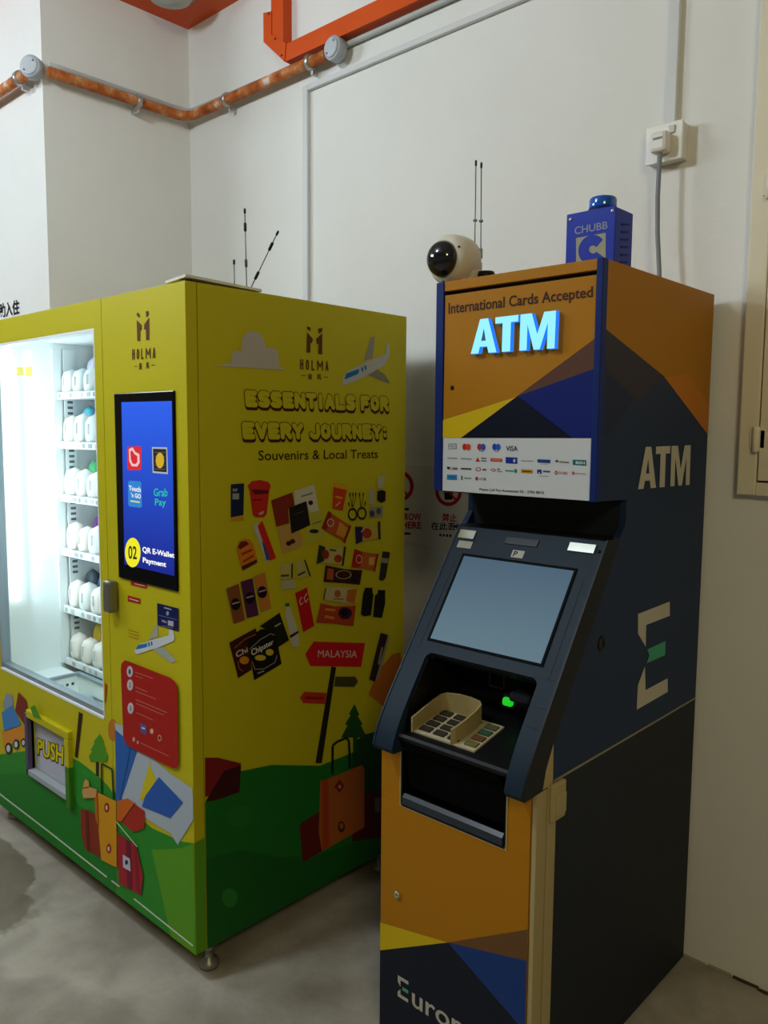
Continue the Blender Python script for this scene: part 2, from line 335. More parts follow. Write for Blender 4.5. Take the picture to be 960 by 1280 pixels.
# notices on the walls
t = thing('wall_notice', (-.55, 0, 1.13), 'white no-littering notice on the wall between the two machines', 'notice')
b = MB(); b.box((-.98, -.003, 1.125), (-.34, 0, 1.425), '#dedcd4'); b.build('paper', t)
def nosign(c, rx, ry):
    b = MB(); b.ell(WL, c, rx, ry, '#b4231d', .004, 30, .75)
    b.stroke(WL, [(c[0]-rx*.62, c[1]-ry*.62), (c[0]+rx*.62, c[1]+ry*.62)], 2.6, '#b4231d', .0044)
    b.px(WL, [(c[0]-5.5, c[1]+1), (c[0]+5.5, c[1]+1), (c[0]+4.6, c[1]+10), (c[0]-4.6, c[1]+10)], '#1d1a18', .0042)
    b.stroke(WL, [(c[0]-6.5, c[1]-.5), (c[0]+6.5, c[1]-.5)], 1.6, '#1d1a18', .0042); b.ell(WL, (c[0]-1, c[1]-9), 2.2, 2.4, '#1d1a18', .0042, 12)
    b.px(WL, [(c[0]-3, c[1]-6), (c[0]+2, c[1]-6), (c[0]+4, c[1]-2), (c[0]-4, c[1]-2)], '#1d1a18', .0042); b.build('prohibition_sign', t)
nosign((561.5, 614.5), 16.5, 18); nosign((500, 607.5), 18, 19.5)
b = MB()
b.text(WL, 'DO NOT THROW', [(462, 641), (527, 642), (527, 650), (462, 649)], '#b4231d', .004, .03)
b.text(WL, 'RUBBISH HERE', [(462, 651.5), (527, 652.5), (527, 660.5), (462, 659.5)], '#b4231d', .004, .03); b.build('red_lettering', t)
b = MB(); b.text(WL, '禁止', [(554, 641.5), (571.5, 642.5), (571.5, 651.5), (554, 650.5)], '#b4231d', .004, .02); b.build('red_lettering', t)
b = MB(); b.text(WL, '在此丢垃圾', [(540, 652.5), (592, 654), (592, 663), (540, 661)], '#1d1a18', .004, .02); b.build('black_lettering', t)
for i in range(4): b = MB(); b.stroke(WL, [(550+i*4.2, 668.6+i*.3), (552.6+i*4.2, 668.8+i*.3)], 3.2, '#2a2724', .004); b.build('small_print', t, nrm=False)
b = MB(); b.stroke(WL, [(500, 636), (512, 636.4)], 3.0, '#2a2724', .004); b.build('small_print', t, nrm=False)
b = MB(); b.stroke(WL, [(498, 666.5), (514, 667)], 2.6, '#2a2724', .004); b.build('small_print', t)
b = MB(); cw = .0705; x1 = -2.385
b.text(None, '自助入住', [(x1-cw*4, PILY-.002, 2.118), (x1, PILY-.002, 2.118), (x1, PILY-.002, 2.062), (x1-cw*4, PILY-.002, 2.062)], '#1c1d2a', .002, .025)
b.build('wall_lettering', origin=(x1-.14, PILY-.002, 2.06), label='black Chinese lettering on the white pillar at the left edge', cat='lettering')
# ================================================================== VENDING MACHINE
vm = thing('vending_machine', ((VX0+VX1)/2, (VYF+VYB)/2, 0), 'large yellow and green vending machine with lit glass window and travel graphics', 'vending machine')
DT = .034                                   # door thickness
WX0, WX1, WZ0, WZ1 = -1.792, -1.010, .645, 1.848    # window opening
CX = -.965                                  # split between door and control panel
IX0, IX1, IYB, IZ0, IZ1 = -1.862, -.985, -.30, .47, 1.885   # chamber
M_IN = mat('#e8f0f2', .5)
b = MB(); T = .02; yf = VYF+DT+.003
b.box((VX0, yf, VZ0), (VX0+T, VYB, VZ1), M_YEL); b.box((VX0+T, VYB-T, VZ0), (VX1-T, VYB, VZ1), '#6f6a3a')
b.box((VX0+T, yf, VZ0), (VX1-T, VYB-T, VZ0+T), '#3a3a36'); b.box((VX0+T, yf, VZ1-T), (VX1-T, VYB-T, VZ1), '#8a8458'); b.build('cabinet', vm)
b = MB(); b.box((IX0-.015, yf, IZ0), (IX0, IYB, IZ1), M_IN); b.box((IX1, yf, IZ0), (IX1+.015, IYB, IZ1), M_IN); b.box((IX0, IYB, IZ0), (IX1, IYB+.015, IZ1), M_IN)
b.box((IX0, yf, IZ1), (IX1, IYB, IZ1+.015), M_IN); b.box((IX0, yf, IZ0-.015), (IX1, IYB, IZ0), M_IN); b.build('chamber_lining', vm)
b = MB(); b.box((VX1-T, yf, VZ0), (VX1, VYB, VZ1), M_YEL, .0006); side = b.build('side_panel', vm)
b = MB(); b.box((VX0, VYF, VZ0), (WX0, VYF+DT, VZ1), M_YEL); b.box((WX1, VYF, VZ0), (CX, VYF+DT, VZ1), M_YEL)
b.box((WX0, VYF, WZ1), (WX1, VYF+DT, VZ1), M_YEL)
FX0, FX1, FZ0, FZ1 = -1.548, -1.262, .325, .52      # delivery opening
b.box((WX0, VYF, FZ1), (WX1, VYF+DT, WZ0), M_YEL); b.box((WX0, VYF, VZ0), (WX1, VYF+DT, FZ0), M_YEL)
b.box((WX0, VYF, FZ0), (FX0, VYF+DT, FZ1), M_YEL); b.box((FX1, VYF, FZ0), (WX1, VYF+DT, FZ1), M_YEL); door = b.build('door_panel', vm)
b = MB(); b.box((CX+.002, VYF, VZ0), (VX1, VYF+DT, VZ1), M_YEL, .001); ctrl = b.build('control_panel', vm)
# window trim and pane
b = MB(); g = mat('#8d989f', .35, .4); wv = mat('#e9eef0', .4)
b.box((WX0, VYF-.002, WZ0), (WX1, VYF+.004, WZ0+.008), wv); b.box((WX0, VYF+.004, WZ0), (WX1, VYF+DT, WZ0+.024), g)
b.box((WX0, VYF, WZ0+.008), (WX0+.008, VYF+DT, WZ1), g); b.box((WX0, VYF, WZ1-.008), (WX1, VYF+DT, WZ1), wv); b.box((WX1-.005, VYF-.0005, WZ0), (WX1, VYF+DT, WZ1), wv); b.build('window_trim', vm)
b = MB(); b.box((WX0+.004, VYF+.016, WZ0+.004), (WX1-.004, VYF+.021, WZ1-.004), M_GLASS); b.build('glass_pane', vm)
# lamp strip inside: mesh tube and its own light
LX, LY = IX0+.02, -.985
for sx, lx in ((1, LX), (-1, IX1-.02)):
    b = MB(); b.lathe([(.009, 0), (.012, .004), (.012, .955), (.009, .96)], (lx, LY, .885), (0, 0, 1), mat('#f2fbff', .5, 0, 5.0), 12); b.build('lamp_tube', vm)
    l = bpy.data.lights.new('lamp_tube_light', 'AREA'); l.shape = 'RECTANGLE'; l.size = .95; l.size_y = .03; l.energy = 3.2; l.color = (.86, .96, 1)
    lo = bpy.data.objects.new('lamp_tube_light', l); COL.objects.link(lo); lo.parent = vm
    d = Vector((sx*.75, .66, 0)); q = d.to_track_quat('-Z', 'X'); lo.rotation_euler = q.to_euler()
    lo.location = Vector((lx+sx*.016, LY+.016, 1.36))-Vector(vm['_o'])
# trays
TY = -.80; TZ = [1.680, 1.487, 1.277, 1.060, .827, .612]
for z in TZ:
    b = MB(); b.box((IX0+.014, TY+.008, z-.014), (IX1-.01, IYB-.02, z-.008), '#d5dde0'); b.box((IX0+.014, TY, z-.016), (IX1-.01, TY+.008, z+.012), '#dfe7ea', .002); tr = b.build('tray', vm)
    r_ = random.Random(int(z*1000))
    for k in range(18):
        if r_.random() < .75:
            xx = IX0+.03+k*.046; b = MB(); b.box((xx, TY-.0015, z-.010), (xx+r_.uniform(.012, .03), TY+.0005, z+.006), r_.choice(['#aab4ba', '#c3a9a6', '#8f9aa2', '#b9c2c6'])); b.build('price_tag', tr)
b = MB(); b.box((IX0+.001, TY-.012, .60), (IX0+.012, TY+.02, 1.86), '#e3eaec'); b.box((IX0+.012, IYB-.06, .60), (IX0+.05, IYB-.03, 1.86), '#cdd6da'); up = b.build('slotted_upright', vm)
b = MB(); b.box((IX0+.012, TY+.03, .61), (IX0+.016, TY+.075, 1.86), '#dfe7ea'); post = b.build('slotted_upright', vm)
b = MB()
for z0, z1 in zip(TZ[1:], TZ[:-1]):
    z = z1-.03
    while z > z1-.115: b.box((IX0+.016, TY+.042, z), (IX0+.0168, TY+.064, z+.010), '#57636b'); z -= .022
b.build('slot_holes', post, kind='stuff')
for z in (.70, 1.08):
    b = MB(); b.lathe([(.036, 0), (.036, .01), (.030, .013), (.012, .013), (.010, .017), (.001, .018)], (-1.72+.02*(z < 1), IYB-.001, z+.06), (0, -1, 0), mat('#8fa0aa', .5), 20); b.build('vent_fan', vm)
# sticker on the inner side wall
b = MB(); IL = Plane((IX0, 0, 0), (1, 0, 0)); b.px(IL, [(20, 438), (41, 436), (41, 473), (20, 474)], '#eef6f6', .001)
b.px(IL, [(20, 459), (29, 459), (30, 469), (21, 470)], '#e8d470', .0015); b.px(IL, [(31, 459), (40, 458), (40, 471), (32, 470)], '#e8d470', .0015); b.build('price_sticker', vm)
# delivery bin below the trays
b = MB(); bx0, bx1, by0, by1, bz0, bz1 = -1.70, -1.03, -1.035, TY-.02, .475, .585
b.box((bx0-.006, by0, bz0), (bx0, by1, bz1), M_IN); b.box((bx1, by0, bz0), (bx1+.006, by1, bz1), M_IN); b.box((bx0, by1, bz0), (bx1, by1+.006, bz1), M_IN); b.box((bx0, by0, bz0), (bx1, by1, bz0+.005), M_IN); bn = b.build('delivery_bin', vm)
b = MB(); g2 = mat('#8796a0', .4)
b.box((bx0-.012, by0, bz1), (bx0+.006, by1+.012, bz1+.010), g2); b.box((bx0, by1-.006, bz1), (bx1, by1+.014, bz1+.010), g2); b.build('bin_rim', bn)
b = MB()
for k in range(7): b.lathe([(.006, 0), (.006, .0015)], (bx0, by0+.06+k*.022, bz1-.03), (1, 0, 0), '#3a4248', 10)
b.build('vent_holes', bn, kind='stuff')
b = MB(); b.box((bx0+.08, by1-.05, bz0+.005), (bx0+.15, by1-.008, bz0+.06), mat('#9fb0b8', .4), .012); b.build('sensor_block', bn)
b = MB(); b.box((bx0+.12, by1-.004, bz0+.045), (bx1, by1-.001, bz0+.052), '#7c8a92'); b.build('flap_seam', bn)
b = MB(); b.box((IX0, -1.037, .575), (bx0-.012, TY-.013, .585), M_IN); b.build('chamber_ledge', vm)
# delivery flap
b = MB(); b.box((FX0, VYF+.012, FZ0), (FX1, VYF+.022, FZ1), '#b7b9c8', .003); flap = b.build('delivery_flap', vm)
FP = Plane((0, VYF+.012, 0), (0, -1, 0))
b = MB(); b.text(FP, 'PUSH', [(47.5, 924), (79.5, 934), (79, 955), (47.5, 942)], '#2a2612', .001, .075); b.text(FP, 'PUSH', [(47.5, 923.5), (79.5, 933.5), (79, 954.5), (47.5, 941.5)], '#d8c614', .0016, .03); b.build('push_lettering', flap)
b = MB(); fr = .030; pr = .016
b.box((FX0-.006, VYF-pr, FZ1), (FX1+fr, VYF+.01, FZ1+.03), M_YEL, .004); b.box((FX1, VYF-pr, FZ0+.10), (FX1+fr, VYF+.01, FZ1), M_YEL, .003)
b.box((FX1, VYF-pr, FZ0-.045), (FX1+fr, VYF+.01, FZ0+.10), '#3f7d1c', .003); b.box((FX0-.02, VYF-pr, FZ0-.02), (FX1, VYF+.012, FZ0+.002), '#9fa6ae', .003)
b.box((FX0-.022, VYF-pr, FZ0-.02), (FX0, VYF+.012, FZ1+.015), '#55506a', .003); b.box((FX0, VYF-.002, FZ1-.008), (FX1, VYF+.011, FZ1), '#2c2a1c'); b.build('flap_frame', vm)
b = MB(); g3 = mat('#8c8a80', .35, .7)
b.box((-.942, VYF-.034, 1.004), (-.902, VYF, 1.100), g3, .008); hd = b.build('door_handle', vm)
b = MB(); b.box((-.9435, VYF-.026, 1.012), (-.941, VYF-.004, 1.092), '#4a4460', .001); b.lathe([(.007, 0), (.007, .004), (.003, .005)], (-.943, VYF-.016, 1.03), (-1, 0, 0), mat('#c9c9c4', .25, .9), 10); b.build('key_lock', hd)
for fx, fy in ((-.575, -1.0), (-1.90, -1.0), (-.575, -.28), (-1.90, -.28)):
    b = MB(); m_ = mat('#8f9089', .4, .6); b.lathe([(.028, 0), (.030, .008), (.026, .020), (.012, .028), (.011, .05), (.016, .052), (.016, .062), (.009, .064), (.009, VZ0)], (fx, fy, 0), (0, 0, 1), m_, 16); b.build('levelling_foot', vm)
# ---------- graphics on the front
L0 = .0006
GREEN, GREEN2, GREEN3 = '#2c8a2a', '#1f7a26', '#5a9a1e'
WHT, BRN = '#c9ccd2', '#5e3410'
def pr(name, parent, fn, label=None):
    b = MB(); fn(b); return b.build(name, parent, label=label, nrm=False)
VFC = Plane((0, VYF, 0), (0, -1, 0), [(0, CX+.002, VX1), (2, VZ0, VZ1)])
h1 = [(-30, 952), (0, 943), (30, 939), (38, 938.5), (60, 940), (84, 944), (90, 947), (100, 952), (113, 962), (125, 972), (136, 983), (150, 998), (165, 1200), (90, 1150), (60, 1100), (30, 1080), (0, 1060), (-60, 1040)]
h2 = [(-30, 985), (0, 968), (34, 966), (60, 976), (90, 990), (95, 1000), (113, 1025), (130, 1045), (150, 1062), (165, 1200), (90, 1150), (60, 1100), (30, 1080), (0, 1060), (-60, 1040)]
def f(b):
    for x0_, x1_, zt in ((VX0, FX0-.022, VZ1), (FX0-.022, FX1+.03, FZ0-.02), (FX1+.03, CX, VZ1)):
        pl = Plane((0, VYF, 0), (0, -1, 0), [(0, x0_, x1_), (2, VZ0, zt)]); b.px(pl, h1, GREEN, L0)
        if x0_ != FX0-.022: b.px(pl, h2, GREEN2, L0*2)
        else: b.px(pl, h1, GREEN2, L0*2)
pr('printed_hill', door, f)
HZ = VF.at((246, 1056))[2]
def f(b):
    b.px(VFC, [(122, 970), (136, 983), (150, 1000), (190, 1035), (228, 1052), (246, 1056), (260, 1060), (270, 1240), (117, 1150), (90, 1150)], GREEN, L0); b.px(VFC, [(190, 1062), (228, 1060), (246, 1056), (260, 1060), (270, 1240), (215, 1230)], GREEN3, L0*2)
pr('printed_hill', ctrl, f)
def f(b): b.poly([(VX1+L0, VYF+.0005, VZ0), (VX1+L0, VYF+DT, VZ0), (VX1+L0, VYF+DT, HZ+.004), (VX1+L0, VYF+.0005, HZ)], GREEN3)
pr('printed_hill', ctrl, f)
def f(b): b.stroke(VF, [(-20, 977), (0, 992), (60, 1038), (134, 1096)], 1.8, '#cfd8c8', L0*3)
pr('printed_border', door, f)
def f(b): b.stroke(VF, [(140, 1100.5), (150, 1108)], 1.8, '#cfd8c8', L0*3); b.stroke(VF, [(168, 1123), (242, 1182)], 1.8, '#cfd8c8', L0*3)
pr('printed_border', ctrl, f)
z = Z(0, 850, .1458)
def f(b):
    b.px(VF, z((60, 110), (110, 130), (120, 215), (40, 260), (30, 200)), '#8a93a6', L0*3); b.px(VF, z((20, 280), (110, 215), (185, 370), (160, 400), (40, 440)), '#3f80c0', L0*4)
    b.px(VF, z((20, 440), (160, 395), (255, 380), (250, 500), (130, 530), (40, 590)), '#d48a2a', L0*4)
    for cx, cy, rx, ry in ((80, 585, 30, 50), (145, 550, 26, 44), (208, 535, 22, 38)):
        c = z((cx, cy))[0]; b.ell(VF, c, rx*.1458, ry*.1458, '#2c2c34', L0*5); b.ell(VF, c, rx*.08, ry*.09, WHT, L0*6)
pr('printed_cart', door, f)
def f(b): b.px(VF, z((165, 100), (230, 170), (250, 300), (240, 380), (215, 380), (135, 260)), '#7c2c26', L0*5)
pr('printed_kite', door, f)
def f(b): b.px(VF, z((300, 225), (340, 205), (400, 330), (330, 310)), '#4f8c1c', .0175)
pr('printed_tree', door, f)
def f(b): b.px(VF, z((680, 270), (712, 290), (668, 670), (645, 655)), '#33210a', L0*3)
pr('printed_post', door, f)
def f(b):
    b.px(VF, [(129.8+2, 853), (134.5, 856), (132.5, 879), (131.5, 879)], '#b02a1c', L0*3)
pr('printed_flag', door, f)
def f(b):
    b.px(VF, z((860, 460), (895, 530), (890, 545), (915, 590), (905, 600), (930, 650), (920, 700), (780, 700), (765, 650), (795, 610), (780, 600), (815, 540), (805, 530)), '#4a8f1e', L0*3)
    b.px(VF, z((825, 700), (850, 700), (850, 825), (825, 820)), '#2e2410', L0*2)
pr('printed_tree', ctrl, f)
z = Z(90, 900, .177)
def f(b): b.ell(VF, z((290, 70))[0], 6, 14, '#b8741a', L0*2)
pr('printed_sun', ctrl, f)
def f(b):
    b.px(VF, z((305, 20), (365, 40), (370, 105), (470, 205), (570, 260), (640, 330), (690, 370), (850, 480), (870, 560), (860, 700), (750, 880), (700, 800), (520, 690), (360, 560), (310, 65)), '#aebac8', L0*3)
    b.px(VF, z((560, 330), (600, 420), (520, 560), (480, 560), (560, 270)), '#d0bf20', L0*4)
    b.px(VF, z((310, 65), (470, 205), (360, 540), (330, 590), (315, 560)), '#2a62b4', L0*4); b.px(VF, z((620, 400), (790, 580), (700, 690), (500, 610), (520, 540)), '#2a5ab4', L0*5)
    b.stroke(VF, z((345, 560), (400, 300), (420, 170)), .8, '#1d4688', L0*5)
pr('printed_beach_towel', ctrl, f)
def f(b):
    b.px(VF, z((325, 570), (400, 550), (450, 585), (355, 715), (325, 710)), '#cc6418', L0*6); b.px(VF, z((450, 590), (520, 640), (520, 760), (440, 790), (360, 720)), '#a82c1e', L0*6); b.stroke(VF, z((455, 580), (355, 720)), .8, '#2c140c', L0*7)
pr('printed_umbrella', ctrl, f)
def f(b):
    b.px(VF, z((65, 625), (120, 635), (175, 665), (205, 760), (205, 970), (100, 910), (70, 800)), '#86301e', L0*5); b.px(VF, z((100, 640), (120, 640), (135, 930), (115, 920)), '#6a2016', L0*6)
pr('printed_red_suitcase', ctrl, f)
def f(b):
    b.stroke(VF, z((215, 530), (215, 305), (290, 345), (300, 560)), 2.0, '#1f3c1c', L0*6); b.px(VF, z((185, 505), (320, 570), (325, 1040), (215, 985), (195, 760)), '#d29414', L0*7); b.px(VF, z((165, 490), (190, 505), (200, 760), (175, 700)), '#c0641a', L0*7)
    for c in ((255, 615), (270, 905)):
        b.ell(VF, z(c)[0], 3.2, 6.2, '#a8281c', L0*8); b.ell(VF, z(c)[0], 1.2, 3, WHT, L0*9)
pr('printed_orange_suitcase', ctrl, f)
def f(b): b.px(VF, z((80, 500), (88, 480), (95, 430), (110, 415), (128, 430), (132, 470), (185, 485), (175, 545), (90, 550)), '#d09a5c', L0*8); b.stroke(VF, z((92, 478), (130, 470)), 1.3, '#7c3a1c', L0*9)
pr('printed_hat', ctrl, f)
def f(b):
    b.px(VF, z((325, 790), (465, 890), (510, 1100), (495, 1235), (340, 1150)), '#a4222e', L0*7); b.px(VF, z((390, 835), (425, 860), (435, 1195), (400, 1180)), '#741830', L0*8); b.px(VF, z((445, 880), (465, 890), (490, 1225), (470, 1215)), '#8a1c2c', L0*8)
    b.px(VF, z((370, 945), (420, 975), (425, 1065), (372, 1035)), '#c2c8d8', L0*9); b.ell(VF, z((397, 1000))[0], 2, 3.2, '#242a5a', L0*10, 10); b.stroke(VF, z((325, 715), (470, 890)), 1.0, '#d8d4c8', L0*9)
pr('printed_magenta_suitcase', ctrl, f)
SK = {'E': [[(1, 1), (0, 1), (0, 0), (1, 0)], [(0, .5), (.85, .5)]], 'S': [[(1, .92), (.75, 1), (.2, 1), (0, .8), (.1, .58), (.9, .42), (1, .2), (.8, 0), (.25, 0), (0, .08)]],
      'N': [[(0, 0), (0, 1), (1, 0), (1, 1)]], 'T': [[(0, 1), (1, 1)], [(.5, 1), (.5, 0)]], 'I': [[(.5, 1), (.5, 0)]], 'A': [[(0, 0), (.5, 1), (1, 0)], [(.22, .34), (.78, .34)]], 'L': [[(0, 1), (0, 0), (1, 0)]],
      'F': [[(1, 1), (0, 1), (0, 0)], [(0, .5), (.8, .5)]], 'O': [[(.5, 1), (.12, .85), (0, .5), (.12, .15), (.5, 0), (.88, .15), (1, .5), (.88, .85), (.5, 1)]], 'R': [[(0, 0), (0, 1), (.7, 1), (1, .78), (.7, .5), (0, .5)], [(.5, .5), (1, 0)]],
      'V': [[(0, 1), (.5, 0), (1, 1)]], 'Y': [[(0, 1), (.5, .5), (1, 1)], [(.5, .5), (.5, 0)]], 'J': [[(1, 1), (1, .25), (.75, 0), (.3, 0), (0, .2)]], 'U': [[(0, 1), (0, .25), (.25, 0), (.75, 0), (1, .25), (1, 1)]],
      ':': [[(.5, .8), (.5, .79)], [(.5, .2), (.5, .19)]], 'H': [[(0, 0), (0, 1)], [(1, 0), (1, 1)], [(0, .5), (1, .5)]], 'M': [[(0, 0), (0, 1), (.5, .35), (1, 1), (1, 0)]]}
def stroke_text(b, pl, body, quad, rad, passes, gap=.10, wl=.62):
    """letters drawn as round-ended strokes; passes = (radius, colour, off, dx, dy) from back to front, heights in cap units"""
    Q = [pl.at(q, 0) for q in quad]; wd = [(.30 if c in 'I:' else .42 if c == ' ' else .80 if c == 'M' else wl) + (0 if c == ' ' else 2*rad) for c in body]
    tot = sum(wd)+gap*(len(body)-1); asp = ((Q[1]-Q[0]).length/(Q[0]-Q[3]).length)/tot
    def mp(x, y): return Q[3].lerp(Q[2], x/tot).lerp(Q[0].lerp(Q[1], x/tot), y)
    for r, col, off, dx, dy in passes:
        x = 0.0; cnt = 0
        for c, w_ in zip(body, wd):
            if c in SK:
                iw = w_-2*rad
                for line in SK[c]:
                    P = [(x+rad+(.5 if c in 'I:' else px_)*iw+dx, rad+py_*(1-2*rad)+dy) for px_, py_ in line]
                    for (ax_, ay_), (bx_, by2) in zip(P, P[1:]):
                        a = math.atan2(by2-ay_, (bx_-ax_)*asp); pts = []
                        for k in range(7): t_ = a+math.pi/2+math.pi*k/6; pts.append((ax_+r*math.cos(t_)/asp, ay_+r*math.sin(t_)))
                        for k in range(7): t_ = a-math.pi/2+math.pi*k/6; pts.append((bx_+r*math.cos(t_)/asp, by2+r*math.sin(t_)))
                        b.poly([mp(*q)+pl.n*(off+(cnt % 6)*.00004) for q in pts], col); cnt += 1
            x += w_+gap
def holma(b, pl, z, left, lh, right, rh, let, c1, c2, l1, l2, off):
    for q in (left, lh, right, rh): b.px(pl, z(*q), BRN, off)
    stroke_text(b, pl, 'HOLMA', z(*let), .075, [(.075, BRN, off, 0, 0)], gap=.42, wl=.34); b.text(pl, '皇', z(*c1), BRN, off, .01); b.text(pl, '馬', z(*c2), BRN, off, .01)
    b.stroke(pl, z(*l1), .7, BRN, off); b.stroke(pl, z(*l2), .7, BRN, off)
pr('printed_logo', ctrl, lambda b: holma(b, VF, Z(160, 380, .0703), [(160, 285), (250, 375), (245, 460), (220, 465), (220, 655), (170, 655)], [(158, 170), (185, 150), (212, 180), (212, 250), (165, 210)],
   [(380, 240), (295, 365), (290, 455), (325, 450), (325, 640), (380, 640)], [(320, 130), (375, 125), (375, 190), (330, 240)], [(80, 800), (490, 768), (490, 963), (80, 995)],
   [(197, 1045), (252, 1042), (252, 1152), (197, 1155)], [(320, 1035), (380, 1030), (380, 1137), (320, 1142)], [(115, 1108), (170, 1103)], [(420, 1088), (490, 1083)], L0*2), 'brown company logo with lettering')
z = Z(130, 700, .203)
def plane_art(b, pl, z, parts, off):
    for i, (c, q) in enumerate(parts): b.px(pl, z(*q), c, off+i*.0003)
pr('printed_airplane', ctrl, lambda b: plane_art(b, VF, z, [('#a3a89a', [(275, 490), (320, 405), (332, 380), (335, 470)]), ('#a3a89a', [(300, 545), (370, 535), (450, 620), (420, 635), (340, 580)]),
   ('#c9d0d8', [(190, 565), (198, 545), (215, 520), (290, 495), (400, 465), (405, 425), (430, 435), (438, 480), (430, 500), (330, 540), (205, 580)]), ('#2272b0', [(200, 545), (215, 522), (270, 512), (268, 535), (205, 550)]),
   ('#2272b0', [(275, 507), (284, 505), (288, 528), (279, 531)]), ('#2272b0', [(292, 502), (300, 500), (304, 522), (296, 525)])], L0*2))
# payment screen
b = MB(); q = [VF.at(p) for p in ((145, 492), (220, 488), (222, 732), (150, 722))]
b.box((-.892, VYF-.006, 1.112), (-.580, VYF, 1.652), mat('#0c0d12', .15), .003); scr = b.build('payment_screen', vm)
SP = Plane((0, VYF-.0062, 0), (0, -1, 0)); z = Z(130, 480, .21875)
b = MB(); b.px(SP, z((100, 104), (388, 97), (403, 1098), (117, 1030)), screen_grad('lit_blue_screen', '#1f5ef0', '#0a1c8c', 1.15, 1.63, .95), .0002); b.build('display', scr, nrm=False)
E_ = 1.0
def em(c, e=.85): return mat(c, .4, 0, e)
def f(b):
    b.px(SP, z((138, 358), (208, 355), (214, 365), (214, 482), (207, 492), (142, 492), (134, 482), (133, 368)), em('#e8202c'), .0005)
    b.px(SP, z((143, 372), (165, 362), (180, 388), (203, 400), (205, 450), (190, 472), (160, 470), (145, 440)), em('#f5d0d8'), .0007); b.px(SP, z((152, 385), (163, 380), (175, 400), (192, 412), (193, 445), (182, 458), (165, 455), (155, 430)), em('#e81c2c'), .0009)
pr('app_icon', scr, f, 'red app icon with white heart outline')
def f(b):
    b.px(SP, z((275, 360), (362, 362), (366, 515), (279, 508)), em('#b8bcc0'), .0005); b.px(SP, z((281, 370), (357, 372), (360, 505), (285, 498)), em('#15182c'), .0007); b.ell(SP, z((321, 437))[0], 5.2, 9.8, em('#e0b41c'), .0009)
    for k in range(5): b.stroke(SP, z((290, 390+k*24), (352, 392+k*24)), .9, em('#5a5c50'), .0008)
pr('app_icon', scr, f, 'dark square app icon with gold coin')
def f(b):
    b.px(SP, z((146, 552), (206, 556), (214, 566), (218, 700), (208, 708), (148, 700), (139, 690), (138, 562)), em('#2a8ae0'), .0005)
    b.text(SP, 'Touch', z((144, 580), (210, 590), (211, 618), (144, 606)), em('#ffffff'), .0008, .03); b.text(SP, "'n GO", z((156, 622), (211, 630), (211, 655), (157, 645)), em('#ffffff'), .0008, .03); b.stroke(SP, z((152, 668), (206, 676)), 2, em('#e8e070'), .0008)
pr('app_icon', scr, f, 'light blue app icon with white lettering')
def f(b):
    b.text(SP, 'Grab', z((286, 598), (364, 596), (364, 642), (286, 640)), em('#22d6a8'), .0008, .012); b.text(SP, 'Pay', z((293, 656), (355, 656), (355, 695), (293, 693)), em('#22d6a8'), .0008, .012)
pr('app_lettering', scr, f)
def f(b): b.ell(SP, z((165, 963))[0], 9.8, 18.5, em('#f4ee1c', .95), .0005, 28); b.text(SP, '02', z((141, 925), (188, 930), (188, 1000), (141, 996)), em('#20200c', .5), .0008, .02)
pr('number_badge', scr, f, 'yellow round badge reading 02')
def f(b): b.text(SP, 'QR E-Wallet', z((222, 930), (402, 965), (402, 993), (222, 960)), em('#ffffff', 1), .0008, .03); b.text(SP, 'Payment', z((224, 990), (355, 1018), (355, 1045), (224, 1018)), em('#ffffff', 1), .0008, .03)
pr('screen_lettering', scr, f)
# stickers
def f(b): b.px(VF, [(164, 725), (184, 730), (184, 736), (164, 731)], '#a82418', L0*2); b.stroke(VF, [(169, 729.5), (182, 732.5)], 1, '#d8b8a8', L0*3)
pr('red_sticker', ctrl, f)
def f(b):
    b.px(VF, [(160, 744), (176, 748.3), (175.8, 755), (160, 751.5)], '#a82418', L0*2); b.stroke(VF, [(162, 748), (174, 751.5)], 1.3, '#d8b8a8', L0*3)
    for k in range(3): b.stroke(VF, [(161, 787+k*4), (174, 791+k*4)], .8, '#b86a18', L0*2)
pr('payment_sticker', ctrl, f)
def f(b):
    b.px(VF, [(197.3, 753.7), (224, 760.4), (224, 789), (197.8, 781)], '#141a4c', L0*4); z = Z(190, 745, .04375)
    b.stroke(VF, z((370, 325), (580, 385)), 1.4, '#a8accc', L0*5); b.ell(VF, z((470, 490))[0], 1.8, 2.8, '#8c94c4', L0*5, 12); b.stroke(VF, z((220, 545), (740, 675)), 1.0, '#5a62a0', L0*5)
    b.text(VF, 'VISA', z((300, 670), (445, 710), (445, 770), (300, 735)), '#b8bcd8', L0*5, .02); b.px(VF, z((480, 690), (640, 720), (640, 870), (480, 830)), '#b8b0c4', L0*5)
    b.stroke(VF, z((320, 840), (620, 915)), .8, '#7a82b8', L0*5)
pr('card_sticker', ctrl, f)
